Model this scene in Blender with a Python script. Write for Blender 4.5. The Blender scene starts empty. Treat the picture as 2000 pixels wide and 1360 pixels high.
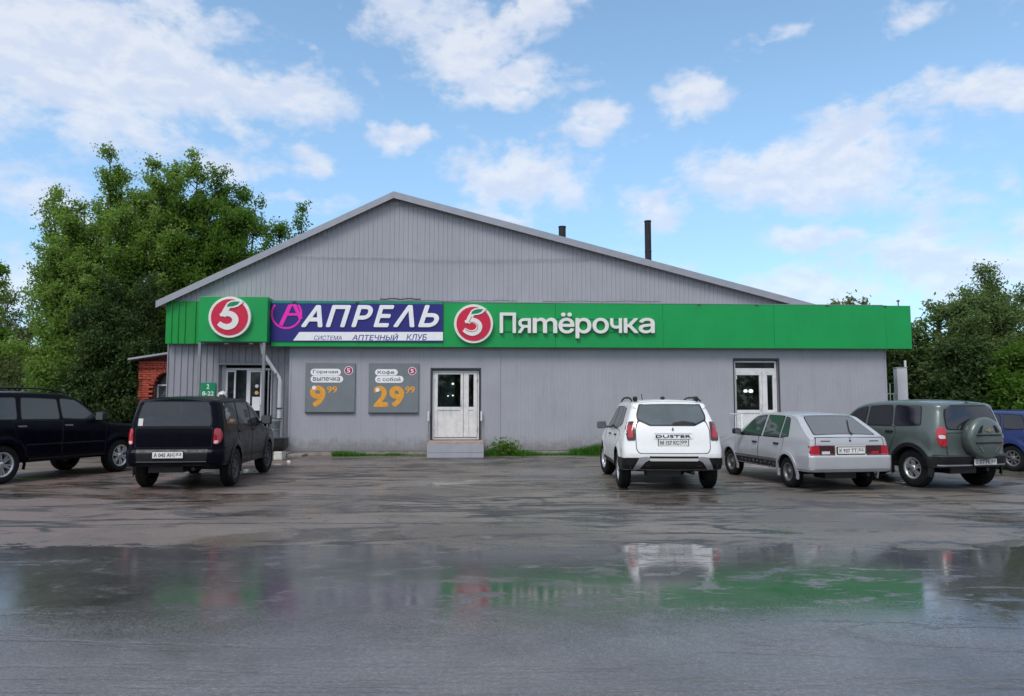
import bpy, bmesh, math, random
import numpy as np
from mathutils import Vector, Matrix
R = math.radians
random.seed(7); rng = np.random.default_rng(7)
S = bpy.context.scene
C = S.collection

# ------------------------------------------------------------------ camera
F = 1417.0; PITCH = math.atan(110 / F); CAM_H = 1.55
cam = bpy.data.cameras.new('camera'); co = bpy.data.objects.new('camera', cam); C.objects.link(co)
cam.sensor_width = 36; cam.lens = 36 * F / 2000; cam.clip_end = 6000; cam.clip_start = 0.1
co.location = (0, 0, CAM_H); co.rotation_euler = (R(90) + PITCH, 0, 0)
S.camera = co
S.view_settings.view_transform = 'Standard'; S.view_settings.look = 'None'
S.view_settings.exposure = 0.55; S.view_settings.gamma = 1.0; S.view_settings.use_curve_mapping = False

def ray(u, v):
    a = (u - 1000) / F; b = (680 - v) / F
    return Vector((a, math.cos(PITCH) - b * math.sin(PITCH), math.sin(PITCH) + b * math.cos(PITCH)))
def at(u, v, Y):                                   # point on the vertical plane at distance Y
    r = ray(u, v); t = Y / r.y
    return Vector((r.x * t, Y, CAM_H + r.z * t))

# ------------------------------------------------------------------ world: sky with clouds
SUN_EL, SUN_AZ = R(52), R(205)                     # azimuth clockwise from +Y: high, behind the viewer
W = bpy.data.worlds.new('World'); S.world = W; W.use_nodes = True
nt = W.node_tree; nt.nodes.clear()
def N(t, typ, **kw):
    n = t.nodes.new(typ)
    for k, v in kw.items(): setattr(n, k, v)
    return n
def math_(t, op, a, b=None, c=None, clamp=False):
    n = N(t, 'ShaderNodeMath', operation=op); n.use_clamp = clamp
    for i, s in enumerate((a, b, c)):
        if s is None: continue
        if isinstance(s, (int, float)): n.inputs[i].default_value = s
        else: t.links.new(s, n.inputs[i])
    return n.outputs[0]
def maprange(t, v, a, b, c=0., d=1., smooth=True):
    n = N(t, 'ShaderNodeMapRange'); n.interpolation_type = 'SMOOTHSTEP' if smooth else 'LINEAR'
    for k, s in (('From Min', a), ('From Max', b), ('To Min', c), ('To Max', d)): n.inputs[k].default_value = s
    t.links.new(v, n.inputs['Value']); return n.outputs[0]
def mixc(t, f, a, b, blend='MIX'):
    n = N(t, 'ShaderNodeMix', data_type='RGBA', blend_type=blend)
    for s, i in ((f, 0), (a, 6), (b, 7)):
        if isinstance(s, (int, float)): n.inputs[i].default_value = s
        elif isinstance(s, tuple): n.inputs[i].default_value = s if len(s) == 4 else (*s, 1)
        else: t.links.new(s, n.inputs[i])
    return n.outputs[2]
def noise(t, vec, scale, detail=4, rough=.55, dist=0., fac=True):
    n = N(t, 'ShaderNodeTexNoise')
    n.inputs['Scale'].default_value = scale; n.inputs['Detail'].default_value = detail
    n.inputs['Roughness'].default_value = rough; n.inputs['Distortion'].default_value = dist
    if vec is not None: t.links.new(vec, n.inputs['Vector'])
    return n.outputs['Fac'] if fac else n.outputs['Color']

sky = N(nt, 'ShaderNodeTexSky', sky_type='NISHITA', sun_disc=False)
sky.sun_elevation = SUN_EL; sky.sun_rotation = SUN_AZ; sky.air_density = 1.0; sky.dust_density = 1.0; sky.ozone_density = 2.0
tc = N(nt, 'ShaderNodeTexCoord'); sep = N(nt, 'ShaderNodeSeparateXYZ'); nt.links.new(tc.outputs['Generated'], sep.inputs[0])
az = math_(nt, 'ARCTAN2', sep.outputs[0], sep.outputs[1]); el = math_(nt, 'ARCSINE', sep.outputs[2])
cmb = N(nt, 'ShaderNodeCombineXYZ'); nt.links.new(az, cmb.inputs[0]); nt.links.new(el, cmb.inputs[1])
wrp = N(nt, 'ShaderNodeVectorMath', operation='MULTIPLY_ADD'); nt.links.new(noise(nt, cmb.outputs[0], 6.5, 4, .6, 0, False), wrp.inputs[0]); wrp.inputs[1].default_value = (.22, .11, 0)
wof = N(nt, 'ShaderNodeVectorMath', operation='ADD'); nt.links.new(cmb.outputs[0], wof.inputs[0]); wof.inputs[1].default_value = (-.11, -.055, 0); nt.links.new(wof.outputs[0], wrp.inputs[2])
def azel(u, v):
    r = ray(u, v).normalized(); return math.atan2(r.x, r.y), math.asin(r.z)
# cloud banks: centre u, v, half-width, half-height, weight (where the photograph's clouds stand in the sky)
BANKS = [(120,110,420,170,1.1),(330,150,330,110,1.0),(560,185,190,70,.95),(100,225,260,60,.8),(330,30,140,90,1.0),(440,245,60,26,.7),
 (880,50,190,120,1.0),(1020,20,140,60,.8),(1010,135,140,55,1.0),(970,190,110,50,1.0),(785,258,80,34,.95),(1180,225,110,62,1.0),(1345,170,100,52,.9),
 (1925,165,130,42,.95),(1765,25,90,42,.85),(1010,345,190,95,1.05),(1130,340,90,55,.6),(470,330,100,52,.95),(600,315,80,40,.9),(600,400,120,36,.6),
 (60,390,150,75,.95),(30,540,120,80,1.0),(1620,335,260,110,1.05),(1440,330,140,75,.8),(1270,415,110,78,.95),(1700,290,170,70,.8),
 (1610,468,120,34,.9),(1790,505,220,80,.85),(1600,570,240,70,.95),(1900,540,220,90,1.0),(1900,400,140,40,.65),(1980,350,80,50,.8),(1960,450,100,50,.8),
 (1000,430,90,40,.8),(1340,540,110,40,.5),(620,70,60,20,.35),(1500,80,70,24,.5),(1060,160,150,40,.6),(230,380,120,50,.5)]
acc = None
for (u, v, ru, rv, w) in BANKS:
    a, e = azel(u, v); k = 1 / F
    mp = N(nt, 'ShaderNodeMapping', vector_type='TEXTURE'); nt.links.new(wrp.outputs[0], mp.inputs[0])
    mp.inputs['Location'].default_value = (a, e, 0); mp.inputs['Scale'].default_value = (ru * k * 1.25, rv * k * 1.25, 1)
    g = N(nt, 'ShaderNodeTexGradient', gradient_type='QUADRATIC_SPHERE'); nt.links.new(mp.outputs[0], g.inputs[0])
    s = math_(nt, 'MULTIPLY', math_(nt, 'POWER', g.outputs['Fac'], .5), w)
    acc = s if acc is None else math_(nt, 'MAXIMUM', acc, s)
st = N(nt, 'ShaderNodeMapping'); nt.links.new(cmb.outputs[0], st.inputs[0]); st.inputs['Scale'].default_value = (1, 1.75, 1)
n1 = noise(nt, st.outputs[0], 9, 9, .6, .25)
n2 = noise(nt, st.outputs[0], 30, 6, .6, .2)
# outside the frame the same broken cloud goes on
outside = math_(nt, 'MAXIMUM', maprange(nt, math_(nt, 'ABSOLUTE', az), R(37), R(46)), maprange(nt, el, R(33), R(40)))
gen = math_(nt, 'MULTIPLY', maprange(nt, noise(nt, st.outputs[0], 2.2, 4, .55, .2), .30, .50), outside)
acc = math_(nt, 'MAXIMUM', acc, math_(nt, 'MULTIPLY', gen, .85))
dens = math_(nt, 'ADD', acc, math_(nt, 'MULTIPLY', math_(nt, 'SUBTRACT', n1, .5), 1.8))
dens = math_(nt, 'ADD', dens, math_(nt, 'MULTIPLY', math_(nt, 'SUBTRACT', n2, .5), .7))
cov = maprange(nt, dens, .22, .78)
sh = N(nt, 'ShaderNodeMapping'); nt.links.new(st.outputs[0], sh.inputs[0]); sh.inputs['Location'].default_value = (.006, -.022, 0)
n1b = noise(nt, sh.outputs[0], 9, 9, .6, .25)
lit = maprange(nt, math_(nt, 'SUBTRACT', n1b, n1), -.10, .10)
ccol = mixc(nt, lit, (.485, .525, .625), (.595, .61, .65))
skyc = mixc(nt, 1., sky.outputs[0], mixc(nt, maprange(nt, el, 0., R(24)), (.66, .78, .91), (1.04, 1.13, 1.06)), 'MULTIPLY')
SKY_K = 0.15
bgs = N(nt, 'ShaderNodeBackground'); bgs.inputs['Strength'].default_value = SKY_K; nt.links.new(skyc, bgs.inputs['Color'])
bgc = N(nt, 'ShaderNodeBackground'); bgc.inputs['Strength'].default_value = 1.0; nt.links.new(ccol, bgc.inputs['Color'])
mx = N(nt, 'ShaderNodeMixShader'); nt.links.new(math_(nt, 'MULTIPLY', cov, maprange(nt, el, R(4), R(22), .62, .80)), mx.inputs[0]); nt.links.new(bgs.outputs[0], mx.inputs[1]); nt.links.new(bgc.outputs[0], mx.inputs[2])
wo = N(nt, 'ShaderNodeOutputWorld'); nt.links.new(mx.outputs[0], wo.inputs[0])

sl = bpy.data.lights.new('sun', 'SUN'); so = bpy.data.objects.new('sun', sl); C.objects.link(so)
sl.energy = 1.45; sl.angle = R(25); sl.color = (1, .95, .89)
so.rotation_euler = Vector((math.sin(SUN_AZ) * math.cos(SUN_EL), math.cos(SUN_AZ) * math.cos(SUN_EL), math.sin(SUN_EL))).to_track_quat('Z', 'Y').to_euler()
so.location = (0, -20, 40)

# ------------------------------------------------------------------ materials
def mat(name, col, rough=.5, metal=0., spec=.5, var=.0, vscale=6., bump=0., bscale=80., coat=0., dirt=0., emit=None, splash=0.):
    m = bpy.data.materials.new(name); m.use_nodes = True; t = m.node_tree; b = t.nodes['Principled BSDF']
    b.inputs['Base Color'].default_value = (*col, 1); b.inputs['Roughness'].default_value = rough
    b.inputs['Metallic'].default_value = metal; b.inputs['Specular IOR Level'].default_value = spec
    b.inputs['Coat Weight'].default_value = coat; b.inputs['Coat Roughness'].default_value = .04
    if var or bump or dirt:
        g = N(t, 'ShaderNodeNewGeometry'); P = g.outputs['Position']
    if var or dirt:
        c = (*col, 1)
        f = maprange(t, noise(t, P, vscale, 6, .6), .3, .7)
        c1 = mixc(t, f, tuple(x * (1 - var) for x in col), tuple(min(1, x * (1 + var)) for x in col))
        if dirt:
            mp = N(t, 'ShaderNodeMapping'); mp.inputs['Scale'].default_value = (1, 1, .18); t.links.new(P, mp.inputs[0])
            d = maprange(t, noise(t, mp.outputs[0], 7, 7, .65), .5, .8, 0, dirt)
            c1 = mixc(t, d, c1, tuple(x * .45 for x in col))
        if splash:                                   # mud thrown up along the wall foot
            sz = N(t, 'ShaderNodeSeparateXYZ'); t.links.new(P, sz.inputs[0])
            hz_ = math_(t, 'ADD', sz.outputs[2], math_(t, 'MULTIPLY', math_(t, 'SUBTRACT', noise(t, P, 5, 8, .75), .5), 1.1))
            c1 = mixc(t, maprange(t, hz_, .62, .10, 0, splash), c1, (.15, .13, .11))
        t.links.new(c1, b.inputs['Base Color'])
        r = maprange(t, noise(t, P, vscale * 2.3, 4), .3, .7, max(0, rough - .06), min(1, rough + .08)); t.links.new(r, b.inputs['Roughness'])
    if bump:
        bp = N(t, 'ShaderNodeBump'); bp.inputs['Strength'].default_value = bump; bp.inputs['Distance'].default_value = .01
        t.links.new(noise(t, P, bscale, 4), bp.inputs['Height']); t.links.new(bp.outputs[0], b.inputs['Normal'])
    if emit:
        b.inputs['Emission Color'].default_value = (*emit[:3], 1); b.inputs['Emission Strength'].default_value = emit[3]
    return m
M = {}
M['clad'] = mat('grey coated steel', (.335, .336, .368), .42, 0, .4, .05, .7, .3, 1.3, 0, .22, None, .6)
M['clad_dk'] = mat('grey coated steel darker', (.265, .266, .297), .45, 0, .4, .06, .9, .3, 1.3, 0, .35, None, .6)  # darker grey and more streaked than the main cladding
M['roofedge'] = mat('roof edge steel', (.30, .31, .345), .4, .1, .5, .06, 3, 0, 80, 0, .15)
M['roof'] = mat('roof sheet', (.22, .23, .25), .5, .1, .5, .08, 1)
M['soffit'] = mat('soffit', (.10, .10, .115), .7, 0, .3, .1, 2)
M['green'] = mat('green fascia', (.004, .295, .068), .38, 0, .4, .05, .8, .3, 1.1, 0, .14)
M['green_rib'] = mat('green ribbed sheet', (.005, .27, .045), .4, 0, .4, .06, 1, 0, 80, 0, .2)
M['greensign'] = mat('green print', (.006, .23, .10), .5, 0, .3, .03)
M['teal'] = mat('faded green batten', (.02, .22, .15), .5, 0, .3, .1)
M['red'] = mat('red acrylic', (.56, .010, .048), .35, 0, .45, .04)
M['white_l'] = mat('white sign acrylic', (.74, .73, .70), .4, 0, .4, .04)
M['white'] = mat('white print', (.80, .80, .82), .5, 0, .3, .03)
M['blue'] = mat('indigo banner vinyl', (.022, .021, .18), .5, 0, .35, .06, 1.5)
M['magenta'] = mat('magenta print', (.80, .025, .42), .5, 0, .35, .04)
M['navy'] = mat('navy print', (.05, .035, .22), .5)
M['poster'] = mat('poster board grey', (.17, .19, .207), .5, 0, .35, .06, 2, 0, 80, 0, .08)
M['orange'] = mat('orange print', (.72, .33, .045), .55, 0, .3, .12, 14)
M['darkgrey'] = mat('dark print', (.05, .05, .055), .6)
M['logored'] = mat('maroon print', (.36, .008, .09), .5)
M['pvc'] = mat('white pvc', (.72, .71, .72), .35, 0, .45, .05, 2, 0, 80, 0, .25)
M['pvc_dirty'] = mat('soiled white pvc', (.66, .65, .64), .45, 0, .4, .10, 5, 0, 80, 0, .5)
M['glass_dk'] = mat('dark door glass', (.012, .014, .02), .05, 0, .6)
M['glass_thin'] = None
M['glass_gr'] = mat('grey door glass', (.035, .045, .052), .06, 0, .6, .3, 1.5)
M['frame_dk'] = mat('dark metal', (.05, .053, .06), .45, .2, .5, .1)
M['postgrey'] = mat('grey painted tube', (.22, .225, .24), .4, .2, .5, .08, 3, 0, 80, 0, .3)
M['steel'] = mat('galvanised tube', (.34, .35, .37), .35, .6, .5, .1)
M['black'] = mat('black plastic', (.008, .008, .009), .45, 0, .4, .2, 5)
M['rubber'] = mat('tyre rubber', (.008, .008, .0085), .75, 0, .3, .25, 12)
M['soot'] = mat('sooty pipe', (.022, .022, .024), .7, .2, .4, .2, 4)
M['concrete'] = mat('concrete', (.24, .22, .20), .75, 0, .35, .2, 4, .4, 60, 0, .4)
M['stepgrey'] = mat('grey step cladding', (.33, .335, .37), .45, 0, .4, .06, 2, 0, 80, 0, .2)
M['wood'] = mat('worn plank', (.36, .25, .19), .7, 0, .3, .2, 8)
M['brick'] = mat('red brick', (.40, .075, .045), .8, 0, .3, .22, 9, .3, 60)
M['brick2'] = mat('dull red brick', (.31, .06, .04), .8, 0, .3, .22, 9, .3, 60)
M['mortar'] = mat('mortar', (.13, .055, .045), .9, 0, .2, .2, 6)
M['tin'] = mat('pale tin roof', (.36, .37, .40), .4, .3, .5, .1, 2)
M['whitemetal'] = mat('white painted metal', (.62, .63, .64), .4, 0, .45, .05, 2, 0, 80, 0, .2)
M['lamp_y'] = mat('yellow sticker', (.75, .45, .16), .5)
M['stone'] = mat('pale stone', (.55, .53, .48), .7, 0, .3, .15, 5)
M['earth'] = mat('earth and weeds', (.075, .075, .045), .9, 0, .2, .4, .4, .5, 10)
M['bark'] = mat('bark', (.045, .036, .03), .9, 0, .2, .3, 6, .6, 30)
def leafmat(name, a, b, c, trans=.56):
    m = bpy.data.materials.new(name); m.use_nodes = True; t = m.node_tree; t.nodes.clear()
    g = N(t, 'ShaderNodeNewGeometry')
    n = maprange(t, noise(t, g.outputs['Position'], .55, 3), .35, .65)
    cl = mixc(t, math_(t, 'ADD', math_(t, 'MULTIPLY', n, .5), math_(t, 'MULTIPLY', g.outputs['Random Per Island'], .5)), a, b)
    cl = mixc(t, maprange(t, g.outputs['Random Per Island'], .82, 1, 0, .8), cl, c)
    p = N(t, 'ShaderNodeBsdfPrincipled'); p.inputs['Roughness'].default_value = .5; p.inputs['Specular IOR Level'].default_value = .25; t.links.new(cl, p.inputs['Base Color'])
    tr = N(t, 'ShaderNodeBsdfTranslucent'); t.links.new(mixc(t, 1., cl, (1.25, 1.3, .7, 1), 'MULTIPLY'), tr.inputs['Color'])
    mxs = N(t, 'ShaderNodeMixShader'); mxs.inputs[0].default_value = trans
    t.links.new(p.outputs[0], mxs.inputs[1]); t.links.new(tr.outputs[0], mxs.inputs[2])
    o = N(t, 'ShaderNodeOutputMaterial'); t.links.new(mxs.outputs[0], o.inputs[0]); return m
M['leaf'] = leafmat('green leaves', (.105, .20, .036), (.215, .325, .078), (.32, .37, .19))
M['leaf2'] = leafmat('grey green leaves', (.08, .15, .048), (.17, .24, .095), (.34, .35, .25))
M['leaf3'] = leafmat('fresh green leaves', (.065, .14, .018), (.12, .22, .036), (.17, .26, .07))
M['leaf_shade'] = leafmat('shade-darkened leaves', (.028, .060, .018), (.060, .105, .030), (.10, .15, .05), .4)  # shade low among the shrubs put into a darker leaf colour
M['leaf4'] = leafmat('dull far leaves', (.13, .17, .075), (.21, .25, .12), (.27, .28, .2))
M['grass'] = leafmat('grass blades', (.035, .13, .010), (.075, .22, .022), (.16, .24, .06), .3)
def thin_glass():
    m = bpy.data.materials.new('shop glass'); m.use_nodes = True; t = m.node_tree; t.nodes.clear()
    fr = N(t, 'ShaderNodeFresnel'); fr.inputs[0].default_value = 1.6
    tr = N(t, 'ShaderNodeBsdfTransparent'); tr.inputs[0].default_value = (.62, .70, .72, 1); gl = N(t, 'ShaderNodeBsdfGlossy'); gl.inputs['Roughness'].default_value = .03
    x = N(t, 'ShaderNodeMixShader'); t.links.new(fr.outputs[0], x.inputs[0]); t.links.new(tr.outputs[0], x.inputs[1]); t.links.new(gl.outputs[0], x.inputs[2])
    o = N(t, 'ShaderNodeOutputMaterial'); t.links.new(x.outputs[0], o.inputs[0]); return m
M['glass_thin'] = thin_glass()
M['lampglow'] = mat('lit lamp', (.8, .8, .78), .5, emit=(1, .97, .9, 2.2))
M['room'] = mat('shop interior', (.16, .18, .19), .7, 0, .3, .15, 2)
M['green_glow'] = mat('green display', (.02, .2, .18), .5, emit=(.05, .6, .5, .12))
# cars
M['paint_white'] = mat('white car paint', (.80, .80, .80), .28, 0, .5, .02, 2, 0, 80, .6, .05)
M['paint_silver'] = mat('silver car paint', (.45, .455, .48), .34, .25, .5, .03, 3, 0, 80, .5, .08)
M['paint_green'] = mat('grey green car paint', (.094, .118, .110), .34, .35, .5, .03, 3, 0, 80, .5, .08)
M['paint_black'] = mat('black car paint', (.003, .003, .0075), .22, 0, .24, .05, 2)
M['paint_black'].node_tree.nodes['Principled BSDF'].inputs['IOR'].default_value = 1.28
M['paint_blue'] = mat('blue car paint', (.012, .032, .15), .3, .2, .5, .03, 2, 0, 80, .6)
M['tint'] = mat('tinted car glass', (.010, .010, .016), .04, 0, .8)
M['tint2'] = mat('car glass', (.035, .045, .050), .04, 0, .7)
M['tint4'] = mat('pale rear glass', (.085, .105, .112), .05, 0, .8, .25, 1.2)
M['tint3'] = mat('grey car glass', (.10, .11, .12), .05, 0, .7)
M['seam'] = mat('seam', (.006, .006, .007), .8)
M['lens'] = mat('red lens', (.40, .006, .02), .12, 0, .6, .15, 12, 0, 80, .5)
M['lens_dk'] = mat('smoked red lens', (.045, .006, .010), .15, 0, .6, .2, 12, 0, 80, .5)
M['lens_w'] = mat('clear lens', (.62, .60, .58), .12, 0, .6)
M['alloy'] = mat('alloy rim', (.62, .63, .65), .28, .75, .5, .08, 12)
M['steelrim'] = mat('grey steel rim', (.16, .16, .17), .4, .5, .5, .15, 12)
M['chrome'] = mat('bright trim', (.62, .63, .66), .18, .9)
M['silverplastic'] = mat('silver plastic', (.36, .37, .40), .4, .3, .5, .05)
M['plate'] = mat('plate white', (.72, .72, .70), .4, 0, .4, .06, 20)
M['gold'] = mat('gold badge', (.32, .27, .17), .35, .6)

# ------------------------------------------------------------------ helpers
def tag(o, label=None, cat=None, group=None, kind=None):
    for k, v in (('label', label), ('category', cat), ('group', group), ('kind', kind)):
        if v: o[k] = v
    return o
def link_mesh(name, me, parent=None, loc=(0, 0, 0)):
    o = bpy.data.objects.new(name, me); C.objects.link(o); o.location = loc
    if parent: o.parent = parent
    return o
def empty(name, loc, rz=0, label=None, cat=None, group=None):
    o = bpy.data.objects.new(name, None); C.objects.link(o); o.location = loc; o.rotation_euler = (0, 0, rz); o.empty_display_size = .2
    return tag(o, label, cat, group)
def copy_tree(o, parent=None):
    c = o.copy(); C.objects.link(c); c.parent = parent
    for ch in list(o.children): copy_tree(ch, c)
    return c
class MB:
    def __init__(s): s.v = []; s.f = []; s.m = []; s.sm = []
    def add(s, vs, fs, mi=0, smooth=False):
        b = len(s.v); s.v += [tuple(p) for p in vs]
        for f in fs: s.f.append([b + i for i in f]); s.m.append(mi); s.sm.append(smooth)
        return s
    def box(s, x0, x1, y0, y1, z0, z1, mi=0):
        return s.add([(x0,y0,z0),(x1,y0,z0),(x1,y1,z0),(x0,y1,z0),(x0,y0,z1),(x1,y0,z1),(x1,y1,z1),(x0,y1,z1)],
                     [(0,3,2,1),(4,5,6,7),(0,1,5,4),(1,2,6,5),(2,3,7,6),(3,0,4,7)], mi)
    def prism(s, poly, y0, y1, mi=0):               # polygon in (x, z), from y0 (front) to y1 (back)
        n = len(poly)
        vs = [(x, y0, z) for x, z in poly] + [(x, y1, z) for x, z in poly]
        s.add(vs, [list(range(n)), list(range(2*n-1, n-1, -1))] + [(i, i+n, (i+1) % n + n, (i+1) % n) for i in range(n)], mi); return s
    def tube(s, pts, r, n=8, mi=0, closed=False):
        pts = [Vector(p) for p in pts]; rs = r if isinstance(r, (list, tuple)) else [r] * len(pts)
        ring = []; up = None
        for i, p in enumerate(pts):
            d = (pts[min(i+1, len(pts)-1)] - pts[max(i-1, 0)]).normalized()
            if up is None: up = d.orthogonal().normalized()
            else: up = (up - d * up.dot(d)).normalized()
            sd = d.cross(up)
            ring.append([p + (up * math.cos(2*math.pi*k/n) + sd * math.sin(2*math.pi*k/n)) * rs[i] for k in range(n)])
        vs = [q for rg in ring for q in rg]; fs = []
        for i in range(len(pts)-1):
            for k in range(n): fs.append((i*n+k, i*n+(k+1) % n, (i+1)*n+(k+1) % n, (i+1)*n+k))
        s.add(vs, fs, mi, True); L = (len(pts)-1)*n
        s.add(ring[0], [list(range(n))[::-1]], mi); s.add(ring[-1], [list(range(n))], mi); return s
    def disc(s, cx, cz, r, y0, y1, n=48, mi=0):
        return s.prism([(cx + r*math.cos(2*math.pi*k/n), cz + r*math.sin(2*math.pi*k/n)) for k in range(n)], y0, y1, mi)
    def ribbon(s, pts, w, y0, y1, mi=0, closed=False, sub=4):
        P = [Vector((a, b)) for a, b in pts]
        if sub > 1:                                  # Catmull-Rom smoothing
            Q = []
            for i in range(len(P)-1):
                p0, p1, p2, p3 = P[max(i-1,0)], P[i], P[i+1], P[min(i+2,len(P)-1)]
                for k in range(sub):
                    t = k/sub; Q.append(.5*((2*p1)+(p2-p0)*t+(2*p0-5*p1+4*p2-p3)*t*t+(3*p1-p0-3*p2+p3)*t**3))
            P = Q + [P[-1]]
        ws = w if isinstance(w, list) else [w]*len(P)
        if len(ws) != len(P): ws = list(np.interp(np.linspace(0,1,len(P)), np.linspace(0,1,len(ws)), ws))
        Lf, Rt = [], []
        for i, p in enumerate(P):
            d = (P[min(i+1,len(P)-1)] - P[max(i-1,0)]).normalized(); nn = Vector((-d.y, d.x))
            Lf.append(p + nn*ws[i]/2); Rt.append(p - nn*ws[i]/2)
        for i in range(len(P)-1):
            a, b, c, d = Rt[i], Rt[i+1], Lf[i+1], Lf[i]
            vs = [(q.x, y, q.y) for y in (y0, y1) for q in (a, b, c, d)]
            s.add(vs, [(0,1,2,3), (7,6,5,4), (0,4,5,1), (2,6,7,3)] + ([(3,7,4,0)] if i == 0 else []) + ([(1,5,6,2)] if i == len(P)-2 else []), mi)
        return s
    def mesh(s, name, mats, origin=(0, 0, 0)):
        me = bpy.data.meshes.new(name); o = origin
        me.from_pydata([(x-o[0], y-o[1], z-o[2]) for x, y, z in s.v], [], s.f)
        for m in (mats if isinstance(mats, (list, tuple)) else [mats]): me.materials.append(m)
        me.polygons.foreach_set('material_index', s.m); me.polygons.foreach_set('use_smooth', s.sm)
        me.update()
        return me
    def build(s, name, mats, parent=None, origin=(0, 0, 0), loc=(0, 0, 0), bevel=0):
        o = link_mesh(name, s.mesh(name, mats, origin), parent, loc)
        if bevel:
            bm = bmesh.new(); bm.from_mesh(o.data); bmesh.ops.recalc_face_normals(bm, faces=bm.faces)
            bmesh.ops.bevel(bm, geom=[e for e in bm.edges if len(e.link_faces) == 2 and e.calc_face_angle(0) > .6], offset=bevel, segments=2, affect='EDGES', profile=.6)
            bm.to_mesh(o.data); bm.free()
        return o
def fixn(o):
    bm = bmesh.new(); bm.from_mesh(o.data); bmesh.ops.recalc_face_normals(bm, faces=bm.faces); bm.to_mesh(o.data); bm.free(); return o
from mathutils.geometry import delaunay_2d_cdt
GC = {}
def outline(text, shear):
    """Filled outline of a lettering: (points, triangles, boundary edges); overlapping contours merge (nonzero winding)."""
    if (text, shear) in GC: return GC[text, shear]
    cu = bpy.data.curves.new('lettering', 'FONT'); cu.body = text; cu.size = 1; cu.shear = shear; cu.resolution_u = 4; cu.fill_mode = 'NONE'
    ob = bpy.data.objects.new('lettering', cu); C.objects.link(ob); me = bpy.data.meshes.new_from_object(ob); bpy.data.objects.remove(ob); bpy.data.curves.remove(cu)
    P = [(v.co.x, v.co.y) for v in me.vertices]; E = [tuple(e.vertices) for e in me.edges]; bpy.data.meshes.remove(me)
    nb_ = {}
    for a, b in E: nb_.setdefault(a, []).append(b); nb_.setdefault(b, []).append(a)
    seen, loops = set(), []
    for i in sorted(nb_):
        if i in seen: continue
        lp, prev, cur = [i], None, i; seen.add(i)
        nxt = i+1 if i+1 in nb_[i] else nb_[i][0]
        while nxt not in seen:
            lp.append(nxt); seen.add(nxt); prev, cur = cur, nxt; c_ = [q for q in nb_[cur] if q != prev]; nxt = c_[0] if c_ else prev
        if len(lp) > 2: loops.append(np.array([P[k] for k in lp]))
    vs, _, fs, _, _, _ = delaunay_2d_cdt([Vector(p) for p in P], E, [], 0, 1e-6)
    V = np.array([tuple(v) for v in vs]); keep = []
    for f in fs:
        c = V[list(f)].mean(0); w = 0
        for L in loops:
            a, b = L, np.roll(L, -1, 0); cr = (b[:, 0]-a[:, 0])*(c[1]-a[:, 1])-(c[0]-a[:, 0])*(b[:, 1]-a[:, 1])
            w += int(((a[:, 1] <= c[1]) & (b[:, 1] > c[1]) & (cr > 0)).sum()) - int(((a[:, 1] > c[1]) & (b[:, 1] <= c[1]) & (cr < 0)).sum())
        if w != 0: keep.append(tuple(f))
    ec = {}
    for f in keep:
        for k in range(len(f)): e_ = (f[k], f[(k+1) % len(f)]); ec[tuple(sorted(e_))] = None if tuple(sorted(e_)) in ec else e_
    GC[text, shear] = (V, keep, [e_ for e_ in ec.values() if e_]); return GC[text, shear]
def glyphs(text, w, h, depth=.004, weight=0., shear=0.):
    """Lettering as a mesh in the (x, z) plane facing -y, its box scaled to w x h from (0, 0)."""
    V, T, Eb = outline(text, shear); used = sorted({i for f in T for i in f}); lo, hi = V[used].min(0), V[used].max(0); ix = {j: k for k, j in enumerate(used)}; n = len(used)
    q = (V[used]-lo)/(hi-lo)*np.array([w, h])
    vs = [(x, -depth, z) for x, z in q] + [(x, 0, z) for x, z in q]
    fs = [tuple(ix[i] for i in f) for f in T] + [tuple(ix[i]+n for i in f[::-1]) for f in T] + [(ix[b], ix[a], ix[a]+n, ix[b]+n) for a, b in Eb]
    me = bpy.data.meshes.new('lettering'); me.from_pydata(vs, [], fs); me.update(); return me
def put_glyphs(name, text, x, y, z, w, h, m, parent, depth=.004, weight=0., shear=0.):
    wt = 0; ex = (weight-wt)*h*1.1                   # heavier strokes: shifted copies, each a hair behind the last
    me = glyphs(text, w-2*ex, h-2*ex, depth, wt, shear)
    if ex > .001:
        bm = bmesh.new(); base = bmesh.new(); base.from_mesh(me)
        for i, (dx, dz) in enumerate(((0, 0), (1, 0), (-1, 0), (0, 1), (0, -1), (.7, .7), (-.7, .7), (.7, -.7), (-.7, -.7))):
            c = base.copy(); bmesh.ops.translate(c, verts=c.verts, vec=(ex*(1+dx), .0004*i, ex*(1+dz))); t_ = bpy.data.meshes.new('t'); c.to_mesh(t_); bm.from_mesh(t_); bpy.data.meshes.remove(t_); c.free()
        base.free(); bm.to_mesh(me); bm.free()
    me.name = name; me.materials.append(m)
    return link_mesh(name, me, parent, (x, y, z))

# ------------------------------------------------------------------ the frame of the facade
YAW = R(2.9); D0 = 22.6; O = Vector((0, D0, 0)); EX = Vector((math.cos(YAW), math.sin(YAW), 0)); EN = Vector((math.sin(YAW), -math.cos(YAW), 0))
def fac(u, v, d=0.):
    r = ray(u, v); c = Vector((0, 0, CAM_H)); t = ((O + EN*d) - c).dot(EN) / r.dot(EN); p = c + r*t
    return (p - O).dot(EX), p.z
def fx(u, v=760, d=0.): return fac(u, v, d)[0]
def fz(u, v, d=0.): return fac(u, v, d)[1]
def fworld(x, d, z): return O + EX*x + EN*d + Vector((0, 0, z))
def fthing(name, x, d, z, label, cat, group=None): return empty(name, fworld(x, d, z), YAW, label, cat, group)

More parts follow.
